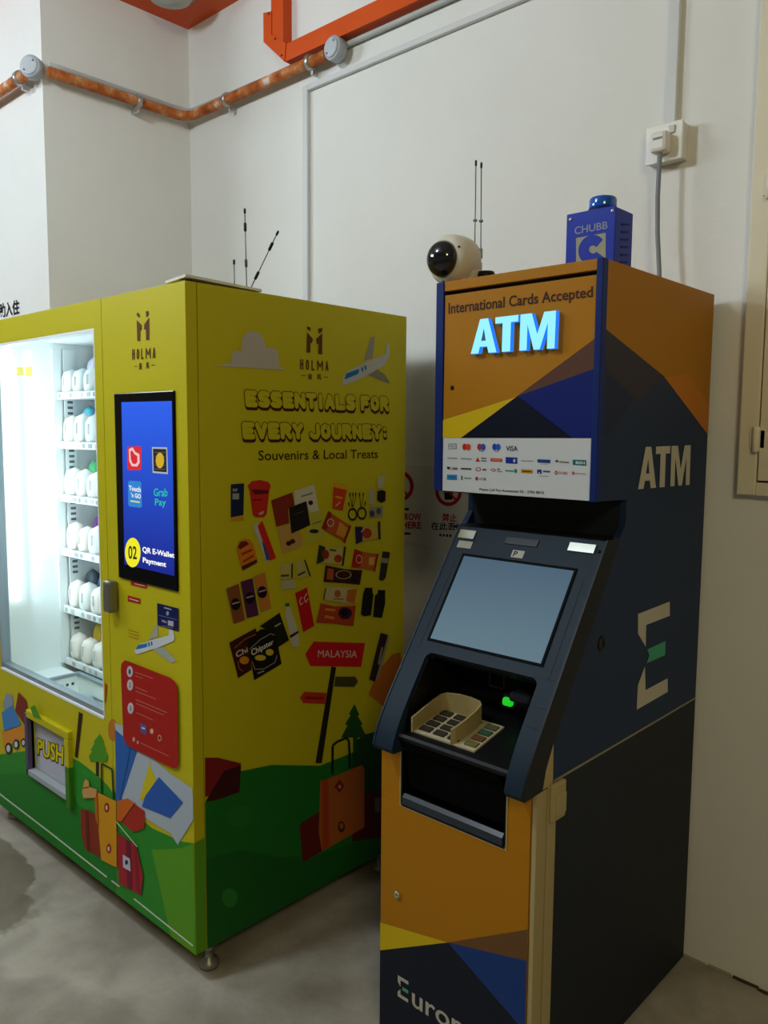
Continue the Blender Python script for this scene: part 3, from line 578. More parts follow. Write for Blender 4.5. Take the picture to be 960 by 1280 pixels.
def f(b):
    b.px(VF, [(153.5, 836), (154.3, 829), (158, 825), (163, 826), (215, 846.5), (221, 851), (223.8, 858), (225.3, 952), (223.5, 959), (219, 959.5), (170, 936), (160, 929.5), (156.5, 920)], '#a81c16', L0*11)
    z = Z(150, 820, .1094)
    for i, c in enumerate(((137, 172), (140, 325), (146, 590))):
        b.ell(VF, z(c)[0], 3.8, 7, '#c8c0c8', L0*12); b.text(VF, str(i+1), [(z(c)[0][0]-.9, z(c)[0][1]-3), (z(c)[0][0]+.9, z(c)[0][1]-2.4), (z(c)[0][0]+.9, z(c)[0][1]+3), (z(c)[0][0]-.9, z(c)[0][1]+2.4)], '#3a3a5c', L0*13, .02)
    for a, c in (((200, 180), (400, 250)), ((200, 220), (285, 250)), ((205, 350), (340, 405)), ((205, 395), (435, 485)), ((205, 490), (560, 640)), ((210, 535), (530, 670)), ((215, 640), (400, 725)), ((260, 985), (580, 1135))): b.stroke(VF, z(a, c), 1.0, '#c86a58', L0*12)
    b.px(VF, z((258, 755), (325, 785), (328, 895), (262, 865)), '#4a5a9c', L0*12); b.stroke(VF, z((275, 810), (312, 825)), 2, '#c8d0e0', L0*13)
    b.ell(VF, z((388, 852))[0], 2.2, 3.4, '#d8a8a0', L0*12, 12); b.ell(VF, z((477, 930))[0], 2.4, 4, '#d8a8a0', L0*12, 14, .72); b.ell(VF, z((182, 945))[0], 1.6, 3, '#d0a098', L0*12, 10); b.ell(VF, z((228, 980))[0], 1.2, 2.4, '#d0a098', L0*12, 10)
pr('instruction_sticker', ctrl, f, 'red rounded instruction sticker with numbered steps')
# ---------- graphics on the side panel
def sp(name, parts, label=None):
    """parts: ('p', colour, points) polygon / ('e', colour, centre, rx, ry) disc / ('s', colour, points, width) stroke / ('t', ...) lettering, all photo pixels"""
    b = MB()
    for i, q in enumerate(parts):
        off = OFF[0] + i*.0003
        if q[0] == 'p': b.px(VS, q[2], q[1], off)
        elif q[0] == 'e': b.ell(VS, q[2], q[3], q[4], q[1], off, 16)
        elif q[0] == 'r': b.ell(VS, q[2], q[3], q[4], q[1], off, 20, q[5])
        elif q[0] == 's': b.stroke(VS, q[2], q[3], q[1], off)
        elif q[0] == 't': b.text(VS, q[2], q[3], q[1], off, q[4])
    OFF[0] += .0001
    return b.build(name, side, label=label, nrm=False)
OFF = [.0005]
sp('printed_hill', [('p', '#1c6a22', [(256, 1003), (275, 985), (300, 964), (340, 956), (400, 957), (430, 945), (478, 925), (520, 908), (520, 1060), (256, 1200)]),
                    ('p', '#175c1e', [(256, 1075), (300, 1062), (350, 1072), (400, 1068), (450, 1050), (520, 1010), (520, 1060), (256, 1200)]), ('e', '#2a7a26', (287, 1122), 10, 12), ('e', '#237022', (300, 1020), 16, 14)])
sp('printed_bushes', [('p', '#15421a', [(440, 942), (446, 925), (456, 918), (468, 915), (478, 908), (500, 900), (500, 1000), (440, 1000)])])
sp('printed_tree', [('p', '#1e4c1c', [(443, 880), (449, 893), (447, 895), (453, 905), (451, 907), (458, 921), (447, 922), (447, 940), (441, 940), (441, 922), (426, 922), (434, 907), (431, 905), (438, 894), (436, 892)])])
sp('printed_signpost', [('p', '#241c10', [(414, 833), (420, 834), (402, 954), (394, 954)])])
z = Z(380, 700, .125)
sp('printed_sign_board', [('p', '#c4181e', z((10, 940), (95, 815), (610, 830), (570, 1070), (60, 1060))), ('t', '#c9bfae', 'MALAYSIA', z((138, 900), (530, 905), (525, 975), (136, 970)), 0.0)], 'red arrow board reading MALAYSIA')
sp('printed_sign_board', [('p', '#45422a', z((310, 1165), (510, 1165), (540, 1215), (500, 1270), (300, 1265)))], 'dark grey arrow board')
sp('printed_sign_board', [('p', '#b8341c', [(374.5, 872), (380, 864.5), (408, 866), (406, 880), (379, 879)]), ('s', '#8c2016', [(381, 872), (404, 873)], 3)], 'small red arrow board')
sp('printed_blob', [('p', '#b8641c', [(460, 868), (470, 845), (478, 832), (490, 818), (500, 815), (520, 835), (480, 884)])])
sp('printed_red_suitcase', [('p', '#7a1c20', [(256, 947), (272, 947), (301, 954), (299, 985), (280, 992), (256, 996)]), ('p', '#3a1414', [(280, 963), (301, 957), (299, 990), (270, 1000), (256, 1002)])])
sp('printed_brown_suitcase', [('s', '#15200f', [(415, 968), (415.5, 932), (421, 927), (433, 922), (436, 927), (437, 960)], 3), ('p', '#a8591f', [(400, 976), (410, 973), (452, 956), (455, 960), (455, 1034), (402, 1064), (398, 1040)]), ('p', '#a83c1a', [(402, 976), (410, 973), (411, 1058), (403, 1062)]),
   ('p', '#7a2418', [(417, 983), (424, 974), (430, 982), (424, 991)]), ('e', '#c9a27c', (424, 983), 1.6, 2), ('e', '#3a2416', (426, 1033), 4.5, 7), ('e', '#a8591f', (426, 1032), 2.6, 4)])
sp('printed_red_suitcase', [('p', '#4c1416', [(440, 1003), (455, 993), (478, 985), (480, 1045), (440, 1052)]), ('p', '#6a5a58', [(468, 998), (474, 996), (474, 1014), (468, 1015)])])
sp('printed_red_suitcase', [('p', '#5c1a18', [(374, 1030), (399, 1014), (402, 1064), (378, 1078)])])
z = Z(220, 340, .3125)
sp('printed_cloud', [('p', '#b2ada0', z((155, 375), (218, 365), (220, 330), (235, 312), (258, 318), (262, 270), (280, 242), (310, 235), (340, 250), (355, 285), (358, 305), (385, 300), (405, 318), (412, 380), (440, 393)))])
z = Z(290, 390, .21875)
b = MB(); holma(b, VS, z, [(427, 115), (462, 155), (455, 180), (447, 175), (447, 232), (424, 232)], [(425, 82), (448, 88), (448, 110), (428, 98)], [(515, 120), (478, 155), (483, 185), (493, 182), (490, 240), (515, 242)], [(490, 95), (515, 90), (515, 112), (492, 125)],
   [(388, 268), (549, 280), (549, 338), (388, 330)], [(432, 352), (458, 353), (458, 382), (432, 381)], [(483, 354), (509, 355), (509, 385), (483, 384)], [(393, 362), (420, 363)], [(523, 372), (549, 373)], .0012)
b.build('printed_logo', side, label='brown company logo with lettering', nrm=False)
pr('printed_airplane', side, lambda b: plane_art(b, VS, z, [('#928f80', [(750, 280), (790, 145), (815, 140), (803, 265)]), ('#857f66', [(765, 355), (825, 325), (870, 355), (905, 410), (840, 390)]),
   ('#b4b6b0', [(628, 395), (632, 372), (645, 350), (680, 325), (760, 290), (850, 252), (878, 235), (880, 170), (898, 195), (897, 250), (870, 300), (800, 345), (740, 380), (660, 412), (632, 420)]),
   ('#1e6ca8', [(640, 380), (652, 350), (725, 325), (720, 353), (645, 385)]), ('#1e6ca8', [(735, 318), (745, 314), (749, 338), (739, 342)]), ('#1e6ca8', [(752, 308), (762, 304), (767, 328), (757, 332)])], .0012))
YB, BRB = M_YEL, '#42200a'
def bubble(name, body, quad):
    b = MB(); stroke_text(b, VS, body, quad, .17, [(.20, BRB, .0012, .03, -.13), (.20, BRB, .0016, .015, -.06), (.20, BRB, .0020, 0, 0), (.158, YB, .0024, 0, 0)], gap=.05)
    return b.build(name, side, label='yellow bubble lettering with brown outline', nrm=False)
bubble('printed_slogan', 'ESSENTIALS FOR', [(305, 487), (485, 495.5), (485.5, 515), (306.5, 509)])
bubble('printed_slogan', 'EVERY JOURNEY:', [(301.5, 527), (483.5, 530.5), (484.5, 549.5), (303, 549.5)])
b = MB(); b.text(VS, 'Souvenirs & Local Treats', z((150, 792), (832, 786), (832, 834), (150, 847)), '#3a2008', .0012, .008); b.build('printed_lettering', side, nrm=False)
z = Z(275, 590, .1302)
def zz(*p): return z(*p)
sp('printed_dark_box', [('p', '#1a2140', z((100, 118), (228, 108), (222, 420), (100, 435))), ('p', '#8f958c', z((115, 205), (180, 205), (178, 262), (115, 262))), ('p', '#7c8488', z((115, 160), (165, 158), (160, 185), (118, 188))), ('p', '#c08a1a', z((100, 435), (222, 412), (222, 465), (102, 470)))])
sp('printed_red_cup', [('p', '#b8281c', z((262, 130), (300, 90), (380, 75), (460, 95), (485, 130), (470, 180), (445, 400), (420, 435), (340, 435), (310, 410), (280, 190))), ('p', '#5c1512', z((290, 165), (465, 175), (455, 205), (330, 215))), ('s', '#5c1512', z((310, 270), (400, 265)), 1.2), ('p', '#b4a89c', z((365, 395), (415, 370), (410, 400), (372, 412)))])
sp('printed_white_packet', [('p', '#c8c3aa', z((710, 180), (900, 120), (945, 370), (860, 395), (820, 280), (715, 320))), ('s', '#6c6450', z((775, 235), (885, 200)), 1.6), ('e', '#3a1c14', z((865, 295))[0], 3, 3)])
sp('printed_green_packet', [('p', '#b4b03a', [(387, 641), (402, 637), (405, 673), (383, 679), (381, 660)]), ('e', '#23280f', (392, 664), 6, 2.6), ('s', '#5c6a1c', [(390, 655), (401, 651)], 1.2)])
sp('printed_brown_packet', [('p', '#7e2a1c', z((485, 272), (690, 195), (712, 320), (650, 350), (660, 490), (535, 525)))])
sp('printed_tan_packet', [('p', '#b8904e', z((545, 540), (660, 490), (690, 590), (770, 570), (795, 700), (600, 790))), ('e', '#3a160c', z((655, 685))[0], 3.5, 3), ('e', '#4c1c10', z((690, 665))[0], 3.5, 3)])
sp('printed_black_packet', [('p', '#221a1c', z((655, 345), (825, 280), (862, 510), (680, 590))), ('s', '#4a3e38', z((700, 410), (800, 375)), 1.2)])
sp('printed_toothbrush_pack', [('p', '#b4b2aa', z((310, 520), (355, 480), (480, 840), (440, 870))), ('p', '#c4241a', z((355, 520), (400, 465), (535, 825), (470, 850))), ('p', '#3f4a78', z((395, 660), (430, 700), (480, 835), (440, 850)))])
sp('printed_can', [('p', '#c8781c', z((150, 740), (175, 665), (230, 640), (290, 650), (320, 700), (350, 830), (290, 890), (205, 940))), ('p', '#6c2012', z((165, 720), (190, 670), (240, 660), (275, 690), (185, 745))), ('p', '#4c2410', z((200, 905), (350, 835), (350, 870), (210, 945))), ('s', '#a82c14', z((200, 790), (300, 745)), 3), ('s', '#a82c14', z((215, 860), (315, 800)), 2.4)])
z = Z(275, 700, .125)
for nm, c, q, e in (('printed_drink_sachet', '#7e4a26', ((60, 285), (180, 235), (245, 600), (135, 635)), (150, 440)), ('printed_drink_sachet', '#4e2444', ((200, 215), (320, 180), (380, 550), (265, 580)), (292, 378)), ('printed_drink_sachet', '#bc7430', ((335, 160), (445, 120), (505, 480), (410, 515)), (415, 320))):
    sp(nm, [('p', '#8f7444', z(*[(a-8, d+4) for a, d in q])), ('p', c, z(*q)), ('e', '#1c1216', z(e)[0], 6, 7.6), ('s', '#a89c94', z((e[0]-36, e[1]-2), (e[0]+36, e[1]-22)), 1.6)])
sp('printed_crisps', [('p', '#201d12', z((390, 660), (590, 525), (685, 800), (560, 880), (500, 720))), ('s', '#9c9a88', z((540, 665), (600, 630)), 2)])
sp('printed_crisps', [('p', '#3c1610', z((85, 825), (350, 680), (380, 780), (290, 900), (310, 1095), (175, 1180))), ('t', '#c4c0b4', 'Chi', z((150, 915), (262, 868), (272, 915), (156, 975)), .02), ('e', '#c8801c', z((235, 1000))[0], 6, 5), ('s', '#a85a34', z((135, 880), (240, 790), (350, 740)), 1), ('s', '#a85a34', z((170, 1010), (180, 1080), (225, 1110)), 1)])
sp('printed_crisps', [('p', '#191510', z((262, 790), (400, 690), (540, 690), (610, 1035), (335, 1200))), ('s', '#8c8670', z((290, 890), (400, 790), (500, 735), (540, 750)), 1.1), ('t', '#d4d0c4', 'Chipster', z((300, 895), (520, 790), (528, 835), (312, 955)), .02), ('e', '#c8ac34', z((395, 975))[0], 7, 3.6), ('e', '#c8ac34', z((487, 920))[0], 5, 4.2), ('s', '#8c8670', z((310, 1010), (340, 1090), (430, 1085), (540, 1020), (560, 950)), 1.1), ('s', '#9c9a88', z((365, 1130), (430, 1105)), 1.6)])
sp('printed_white_bottle', [('p', '#bcbaa4', z((655, 430), (680, 430), (755, 640), (790, 800), (775, 865), (715, 865), (650, 560))), ('p', '#2c5c22', z((640, 437), (680, 425), (690, 460), (650, 467))), ('p', '#1c1c16', z((688, 752), (775, 705), (778, 725), (698, 780)))])
sp('printed_red_pouch', [('p', '#ba161c', [(368, 741), (383, 734), (392, 782), (378, 790)]), ('s', '#d8b8ac', [(376, 746), (373.5, 751), (375, 756), (378, 753)], 1.1), ('s', '#d8b8ac', [(383, 741), (379, 747), (381, 753), (384, 748)], 1.1)])
sp('printed_clear_packets', [('p', '#b4aa58', [(349, 705), (365, 702), (367, 722), (350, 725)]), ('p', '#b4aa58', [(367.5, 703), (380, 699), (387, 719), (372, 724)]), ('p', '#b0a888', [(350, 726), (367.5, 724), (369, 735), (352, 737)]), ('s', '#4c4418', [(350, 719.5), (360, 719)], 2.4), ('s', '#4c4418', [(371, 719), (380, 714.5)], 2.4), ('s', '#2c260c', [(364, 704), (363.6, 722)], 1.8), ('s', '#2c260c', [(379.5, 699.5), (386.5, 720)], 1.8)])
z = Z(380, 590, .125)
sp('printed_snack_pack', [('p', '#c43c18', z((290, 110), (430, 145), (380, 385), (275, 360))), ('p', '#d89a1c', z((290, 110), (430, 145), (420, 180), (290, 150))), ('s', '#d8a82c', z((305, 245), (375, 262)), 2), ('s', '#c8bc9c', z((305, 340), (355, 300)), 1.4)])
sp('printed_fork_set', [('s', '#1c1408', z((x, 205), (x, 245)), 1.5) for x in (452, 480, 508, 545, 582)] + [('s', '#2c220c', z((x, 245), (x2, 350)), .8) for x, x2 in ((452, 470), (480, 472), (508, 480), (545, 555), (582, 560))] + [('s', '#1c1408', z((430, 300), (440, 340)), 1.5), ('s', '#1c1408', z((600, 290), (590, 340)), 1.5), ('r', '#1a1206', z((470, 420))[0], 6, 8, .72), ('r', '#1a1206', z((562, 410))[0], 6, 8, .72)])
sp('printed_tool_set', [('p', '#aaa67e', z((640, 180), (710, 170), (700, 320), (640, 330))), ('p', '#bab592', z((725, 40), (800, 45), (780, 160), (730, 160))), ('p', '#16130c', z((725, 190), (770, 178), (808, 195), (805, 290), (760, 305), (722, 280))), ('p', '#908c74', z((640, 350), (780, 340), (775, 450), (640, 455))), ('e', '#3a3a3c', z((670, 415))[0], 3, 4), ('e', '#4a4a50', z((735, 390))[0], 3, 4)])
sp('printed_snack_pack', [('p', '#b44c1c', z((235, 385), (275, 420), (445, 530), (390, 690), (215, 590), (165, 560))), ('p', '#8c2414', z((235, 385), (272, 415), (215, 585), (165, 560))), ('p', '#cc8e30', z((350, 495), (430, 560), (390, 660), (310, 620))), ('p', '#8c2414', z((445, 528), (464, 540), (400, 712), (380, 692))), ('r', '#c8b8a0', z((255, 505))[0], 4.4, 5.2, .75)])
sp('printed_snack_pack', [('p', '#bca444', z((500, 545), (575, 545), (725, 520), (735, 665), (575, 690), (510, 722))), ('p', '#22204c', z((500, 545), (578, 545), (575, 690), (510, 722))), ('e', '#a83420', z((620, 612))[0], 6, 6.5), ('p', '#3c2616', z((727, 495), (752, 492), (757, 672), (735, 674))), ('s', '#c8c0a8', z((560, 600), (590, 570)), 1.2)])
sp('printed_snack_pack', [('p', '#bcac60', z((150, 745), (205, 750), (390, 760), (375, 925), (230, 912), (125, 905))), ('p', '#26321a', z((140, 725), (205, 750), (190, 890), (115, 920))), ('e', '#8c2c20', z((205, 822))[0], 4.6, 6), ('p', '#28321a', z((388, 742), (411, 748), (385, 938), (367, 928))), ('e', '#a8381c', z((330, 865))[0], 5, 5), ('s', '#4c4620', z((245, 775), (310, 785)), 2)])
sp('printed_snack_pack', [('p', '#b85c20', z((495, 765), (570, 795), (725, 820), (695, 985), (550, 958), (462, 950))), ('p', '#a8201a', z((495, 765), (578, 800), (550, 952), (462, 950))), ('r', '#c8a890', z((540, 870))[0], 4, 5.6, .75), ('p', '#d0a850', z((640, 850), (700, 850), (690, 930), (635, 930))), ('p', '#a8201a', z((715, 812), (737, 816), (700, 998), (682, 985)))])
sp('printed_dark_tube', [('p', '#2a2c1e', [(477, 689), (486.5, 690), (481, 722), (477, 726), (472.5, 724)]), ('p', '#8a8c74', [(476, 697), (484.5, 698), (483.5, 704), (475, 703)])])
z = Z(380, 700, .125)
sp('printed_snack_pack', [('p', '#3c1a14', z((205, 50), (400, 90), (575, 100), (550, 245), (380, 228), (185, 215))), ('p', '#a8501c', z((225, 80), (290, 90), (280, 200), (215, 190))), ('r', '#a89878', z((385, 145))[0], 10, 5.5, .86), ('p', '#241210', z((470, 110), (545, 120), (530, 225), (460, 215)))])
sp('printed_snack_pack', [('p', '#bcae80', z((200, 265), (520, 285), (500, 440), (190, 400))), ('p', '#bc681e', z((425, 295), (520, 285), (495, 438), (410, 410))), ('e', '#a85c2c', z((325, 335))[0], 4, 4.6), ('s', '#4c3c1c', z((205, 280), (185, 390)), 1.6), ('s', '#8c5c2c', z((280, 385), (385, 390)), 1.2)])
sp('printed_snack_pack', [('p', '#ac3c1a', z((155, 430), (300, 462), (510, 455), (485, 658), (300, 635), (110, 622))), ('e', '#3a1630', z((400, 530))[0], 8.6, 7.6), ('e', '#140a12', z((395, 525))[0], 4.6, 4.4), ('s', '#d0842c', z((200, 490), (300, 500)), 3), ('s', '#d0842c', z((195, 560), (290, 580)), 3.4)])
sp('printed_jar', [('p', '#17150f', z((600, 275), (675, 275), (675, 320), (685, 345), (660, 550), (590, 560), (558, 540), (580, 340)))])
sp('printed_jar', [('p', '#1c1611', z((730, 295), (805, 300), (800, 345), (802, 430), (770, 575), (680, 565), (700, 350), (725, 335)))])
sp('printed_chocolate_bar', [('p', '#2b1e15', z((755, 725), (830, 745), (700, 1215), (640, 1190))), ('p', '#958a6c', z((825, 770), (848, 752), (740, 1170), (700, 1215))), ('s', '#8c8270', z((735, 1040), (770, 870)), 2.6)])
# ---------- goods on the trays
def puff(w, h, d, c, n=12, k=8, sq=.55):
    """pillow-shaped wrapped packet with an arched top"""
    V, Fc = [], []
    for j in range(k+1):
        v = -1+2*j/k
        for i in range(n):
            a = 2*math.pi*i/n; ca, sa = math.cos(a), math.sin(a)
            rr = max(0.0, 1-abs(v)**(2.6 if v > 0 else 5))**.5
            V.append((math.copysign(abs(ca)**sq, ca)*rr*w/2, math.copysign(abs(sa)**.8, sa)*rr*d/2, h*(v+1)/2))
    for j in range(k):
        for i in range(n): Fc.append((j*n+i, j*n+(i+1) % n, (j+1)*n+(i+1) % n, (j+1)*n+i))
    b = MB(); b.add(V, Fc, c, True); return b
PK = []
for i, c in enumerate(['#e9eef0', '#e2e6e8', '#ece8e2', '#dfe8ee']):
    b = puff(.076, .125+.006*(i % 2), .07, mat(c, .35), sq=.5+.1*(i % 3)); me = b.build('proto').data; PK.append(me)
for ob in [o_ for o_ in S.objects if o_.name.startswith('proto')]: bpy.data.objects.remove(ob)
SEAL = MB(); SEAL.box((-.030, -.0375, .018), (.030, -.033, .022), '#b8c4ca'); SEAL.box((-.004, -.038, .05), (.004, -.0325, .09), '#c3cbd0'); _s = SEAL.build('proto_seal'); SEALM = _s.data; bpy.data.objects.remove(_s)
SH = ['top', 'second', 'third', 'fourth', 'fifth', 'bottom']; ORD = ['first', 'second', 'third', 'fourth', 'fifth', 'sixth', 'seventh', 'eighth', 'ninth']
LANE0, LANE = IX0+.052, .0925
rr = random.Random(3)
for si, z_ in enumerate(TZ):
    for ln in range(9):
        o_ = bpy.data.objects.new('wrapped_packet', PK[rr.randrange(4)]); COL.objects.link(o_)
        o_.location = (LANE0+ln*LANE, TY+.046, z_-.008); o_.rotation_euler = (0, 0, rr.uniform(-.12, .12)); hgt = .98 if si != 0 else .9
        o_.scale = (1, 1, hgt+rr.uniform(-.05, .05))
        tag(o_, 'white wrapped packet, %s from the left on the %s tray of the vending machine' % (ORD[ln], SH[si]), 'packet', 'white packets on the vending machine trays')
        c_ = bpy.data.objects.new('seal_strip', SEALM); COL.objects.link(c_); c_.parent = o_
COLR = [(1, .1, '#58c0d8', 'teal', .165), (1, 1.1, '#d86ab8', 'pink', .155), (2, .5, '#4fae74', 'green', .16), (3, .9, '#6a3a86', 'purple', .165), (4, 0, '#4a5460', 'charcoal', .16), (4, 1.1, '#36648f', 'blue', .155), (5, .6, '#e0c030', 'yellow', .165), (0, .7, '#c9c6e0', 'lilac', .165)]
for si, ln, c, nm, h in COLR:
    b = puff(.084, h, .055, mat(c, .35)); o_ = b.build('wrapped_packet', origin=(0, 0, 0)); o_.location = (LANE0+ln*LANE, TY+.113, TZ[si]-.008)
    tag(o_, '%s wrapped packet standing behind the white ones on the %s tray' % (nm, SH[si]), 'packet')
# ---------- things on top of the vending machine
t = thing('flat_board', (-.60, -.98, VZ1), 'thin white board lying on the front corner of the vending machine top', 'board')
b = MB(); b.prism([(-.655, -1.052, VZ1+.010), (-.530, -1.072, VZ1+.010), (-.560, -.80, VZ1+.010), (-.690, -.80, VZ1+.010)], (0, 0, .007), mat('#d6d4ca', .5)); b.build('board', t)
for x, y in ((-.64, -1.03), (-.56, -1.05), (-.58, -.83), (-.66, -.83)):
    b = MB(); b.box((x-.012, y-.012, VZ1), (x+.012, y+.012, VZ1+.010), '#4a4640'); b.build('spacer', t)
def antenna(label, base, tip, cuffs, knob=.0035, group=None, wire=.0016, k=1.0):
    base, tip = Vector(base), Vector(tip); t = thing('whip_antenna', base, label, 'antenna', group)
    b = MB(); b.lathe([(.016*k, 0), (.018*k, .003), (.016*k, .014), (.006*k, .020), (.005*k, .024)], base, (0, 0, 1), mat('#17181a', .4), 16); b.build('magnetic_base', t)
    b = MB(); s0 = base+Vector((0, 0, .02)); b.tube([s0, s0.lerp(tip, .5), tip], wire, mat('#5c6168', .35, .6), 8); b.build('rod', t)
    ax = (tip-s0).normalized()
    b = MB(); b.lathe([(.0012, -.004), (knob, 0), (knob, .010), (.001, .013)], tip-ax*.006, ax, mat('#2a2c30', .4), 10); b.build('tip', t)
    for c, l, r, col in cuffs:
        b = MB(); b.lathe([(r*.8, -l/2-.002), (r, -l/2), (r, l/2), (r*.8, l/2+.002)], s0.lerp(tip, c), ax, mat(col, .45), 12); b.build('cuff', t)
Y_ = -.78
antenna('tall upright whip antenna with black cuffs on the vending machine', (-.655, Y_, VZ1), (-.661, Y_, 2.185), [(.80, .020, .0042, '#23262b'), (.36, .018, .0042, '#454b50')])
antenna('short upright whip antenna on the vending machine, left of the tall one', (-.714, Y_, VZ1), (-.715, Y_, 2.047), [])
antenna('slanting whip antenna with two black cuffs on the vending machine', (-.738, -.72, VZ1), (-.586, -.72, 2.121), [(.80, .022, .0045, '#1d2024'), (.36, .022, .0045, '#1d2024')])
# ================================================================== CASH MACHINE
am = thing('cash_machine', ((AX0+AX1)/2, (ADY+AYB)/2, 0), 'navy and orange cash machine with glowing sign, slanted screen and keypad shelf', 'cash machine')
M_NAVY = mat('#182c4a', .5, 0, 0, .2); M_NAVY2 = mat('#1a2028', .55, 0, 0, .2); M_BLUE = mat('#142868', .45); M_ORA = mat('#a8700e', .55, 0, 0, .15); M_FAS = mat('#1a2a3a', .5, 0, 0, .16); M_BLK = mat('#0b0c0f', .45, 0, 0, .25)
M_CREAM = mat('#a9996c', .5)
PRO = [(-.04, 1.393), (-.506, 1.393), (-.506, 1.330), (-.535, 1.305), (-.812, .885), (-.806, .80)]
up_prof = [(AYF, AZ), (AYF, 1.397), (-.506, 1.393), (-.506, 1.335), (-.532, 1.305), (-.809, .88), (-.803, .803), (AYB, .803), (AYB, AZ)]
TH = .016
b = MB(); b.prism([(AX1-TH, y, zz_) for y, zz_ in up_prof], (TH, 0, 0), M_NAVY); sp_r = b.build('side_panel', am)
b = MB(); b.prism([(AX0, y, zz_) for y, zz_ in up_prof], (TH, 0, 0), M_NAVY); b.build('side_panel', am)
low = [(-.79, .797), (-.79, .02), (AYB, .02), (AYB, .797)]
b = MB(); b.prism([(AX1-TH, y, zz_) for y, zz_ in low], (TH, 0, 0), M_NAVY2); b.build('lower_side_panel', am)
b = MB(); b.prism([(AX0, y, zz_) for y, zz_ in low], (TH, 0, 0), M_NAVY2); b.build('lower_side_panel', am)
b = MB(); b.box((AX0+TH, AYF+.02, AZ-.014), (AX1-TH, AYB, AZ-.002), M_ORA); b.box((AX0+TH, AYB-.012, .02), (AX1-TH, AYB, AZ-.014), M_NAVY2); b.box((AX0+TH, -.79, .02), (AX1-TH, AYB-.012, .04), M_NAVY2); b.build('carcass', am)
b = MB(); b.box((AX0+.02, -.78, 0), (AX1-.02, AYB-.01, .02), M_BLK); b.build('plinth', am)
# header
b = MB(); b.box((AX0, AYF-.004, 1.397), (-.014, AYF+.02, AZ), M_BLUE, .002); b.build('header_post', am)
b = MB(); b.box((.408, AYF-.004, 1.395), (AX1+.001, AYF+.02, AZ+.002), M_BLUE, .002); b.build('header_post', am)
b = MB(); b.box((-.014, AYF-.001, 1.900), (.408, AYF+.02, AZ+.001), M_ORA, .001); b.build('header_top_strip', am)
b = MB(); b.box((-.014, AYF+.012, 1.888), (.408, AYF+.03, 1.902), M_BLK); b.build('header_gap', am)
b = MB(); b.box((AX0+TH, AYF+.02, 1.393), (AX1-TH, -.50, 1.399), M_NAVY2); b.build('header_underside', am)
b = MB(); b.box((-.013, AYF, 1.5365), (.407, AYF+.018, 1.890), M_ORA, .001); hdoor = b.build('header_door', am)
b = MB(); b.box((-.013, AYF, 1.397), (.407, AYF+.018, 1.536), mat('#c6cbd0', .4), .001); cpan = b.build('card_panel', am)
def f(b):
    z = Z(520, 190, .3958)
    b.px(AF, [(553, 525), (577, 518), (650.6, 494.5), (577, 547.5), (553, 547.5)], '#c8ac14', .0005); b.px(AF, [(576, 547.5), (647, 495), (715, 547.5)], '#0b1122', .0006)
    b.px(AF, [(648, 494), (745, 423), (745, 462), (647, 495.5)], '#5a3c30', .0005); b.px(AF, [(647, 495.3), (745, 461), (741, 547.5), (714, 547.5)], '#12206a', .0006)
pr('printed_facets', hdoor, f)
# keep facets above the white strip
pr('printed_lettering', hdoor, lambda b: b.text(AF, 'International Cards Accepted', [(561, 379), (741, 358), (741, 371), (561, 392)], '#3a2212', .0008, .018))
b = MB(); hl = block_atm(b, AF, [(594, 401), (699.5, 389), (697.5, 436), (593, 443)], mat('#8fe4ff', .4, 0, 1.15), .001, .014, mat('#1c78ff', .4, 0, 1.1)); b.poly([p+AF.n*.0146 for p in hl], mat('#3a6a9c', .4)); b.build('lit_letters', hdoor, label='glowing pale blue raised letters reading ATM')
b = MB(); b.lathe([(.006, 0), (.006, .001)], AF.at((565.5, 485), 0), (0, -1, 0), M_BLK, 12); b.build('keyhole', hdoor)
# card logos
z = Z(540, 530, .2292)
def lg(fn): pr('card_logo', cpan, fn)
o_ = .0006
lg(lambda b: (b.px(AF, z((90, 108), (134, 106), (136, 136), (90, 138)), '#6a6e78', o_), b.px(AF, z((94, 112), (130, 110), (132, 132), (94, 134)), '#c6cbd0', o_*1.5), b.text(AF, 'MEPS', z((97, 116), (129, 115), (129, 128), (97, 129)), '#4a4e58', o_*2)))
for cx, c1, c2 in ((189, '#b82a20', '#c83c24'), (270, '#a83040', '#2a50a8'), (352, '#2044a8', '#2a58b4')):
    lg(lambda b: (b.ell(AF, z((cx-10, 125))[0], 3.0, 4.2, c1, o_), b.ell(AF, z((cx+10, 126))[0], 3.0, 4.2, c2, o_*1.4)) + ((b.stroke(AF, z((cx-12, 148), (cx+12, 149)), .9, '#4a5ca8', o_),) if cx > 200 else ()))
lg(lambda b: b.text(AF, 'VISA', z((405, 120), (467, 121), (467, 147), (405, 146)), '#20285c', o_, .02))
def bar(a, c, col, wd=1.6): lg(lambda b: b.stroke(AF, z(a, c), wd, col, o_))
bar((85, 186), (140, 188), '#8a8c94'); bar((158, 188), (218, 192), '#8a8c94')
lg(lambda b: (b.px(AF, z((238, 205), (250, 180), (262, 206)), '#b02820', o_), b.stroke(AF, z((268, 186), (298, 188)), 1.6, '#5a6a78', o_), b.stroke(AF, z((268, 200), (298, 202)), 1.6, '#5a7a78', o_)))
lg(lambda b: (b.px(AF, z((320, 186), (384, 189), (384, 207), (320, 204)), '#b8402c', o_), b.stroke(AF, z((328, 195), (376, 197)), 1, '#d88a74', o_*1.5)))
lg(lambda b: (b.px(AF, z((402, 180), (466, 183), (466, 218), (402, 214)), '#1c2c8c', o_), b.ell(AF, z((450, 200))[0], 1.6, 2.4, '#a8b0d0', o_*1.5, 10)))
bar((486, 200), (552, 203), '#8a8c94', 1.2)
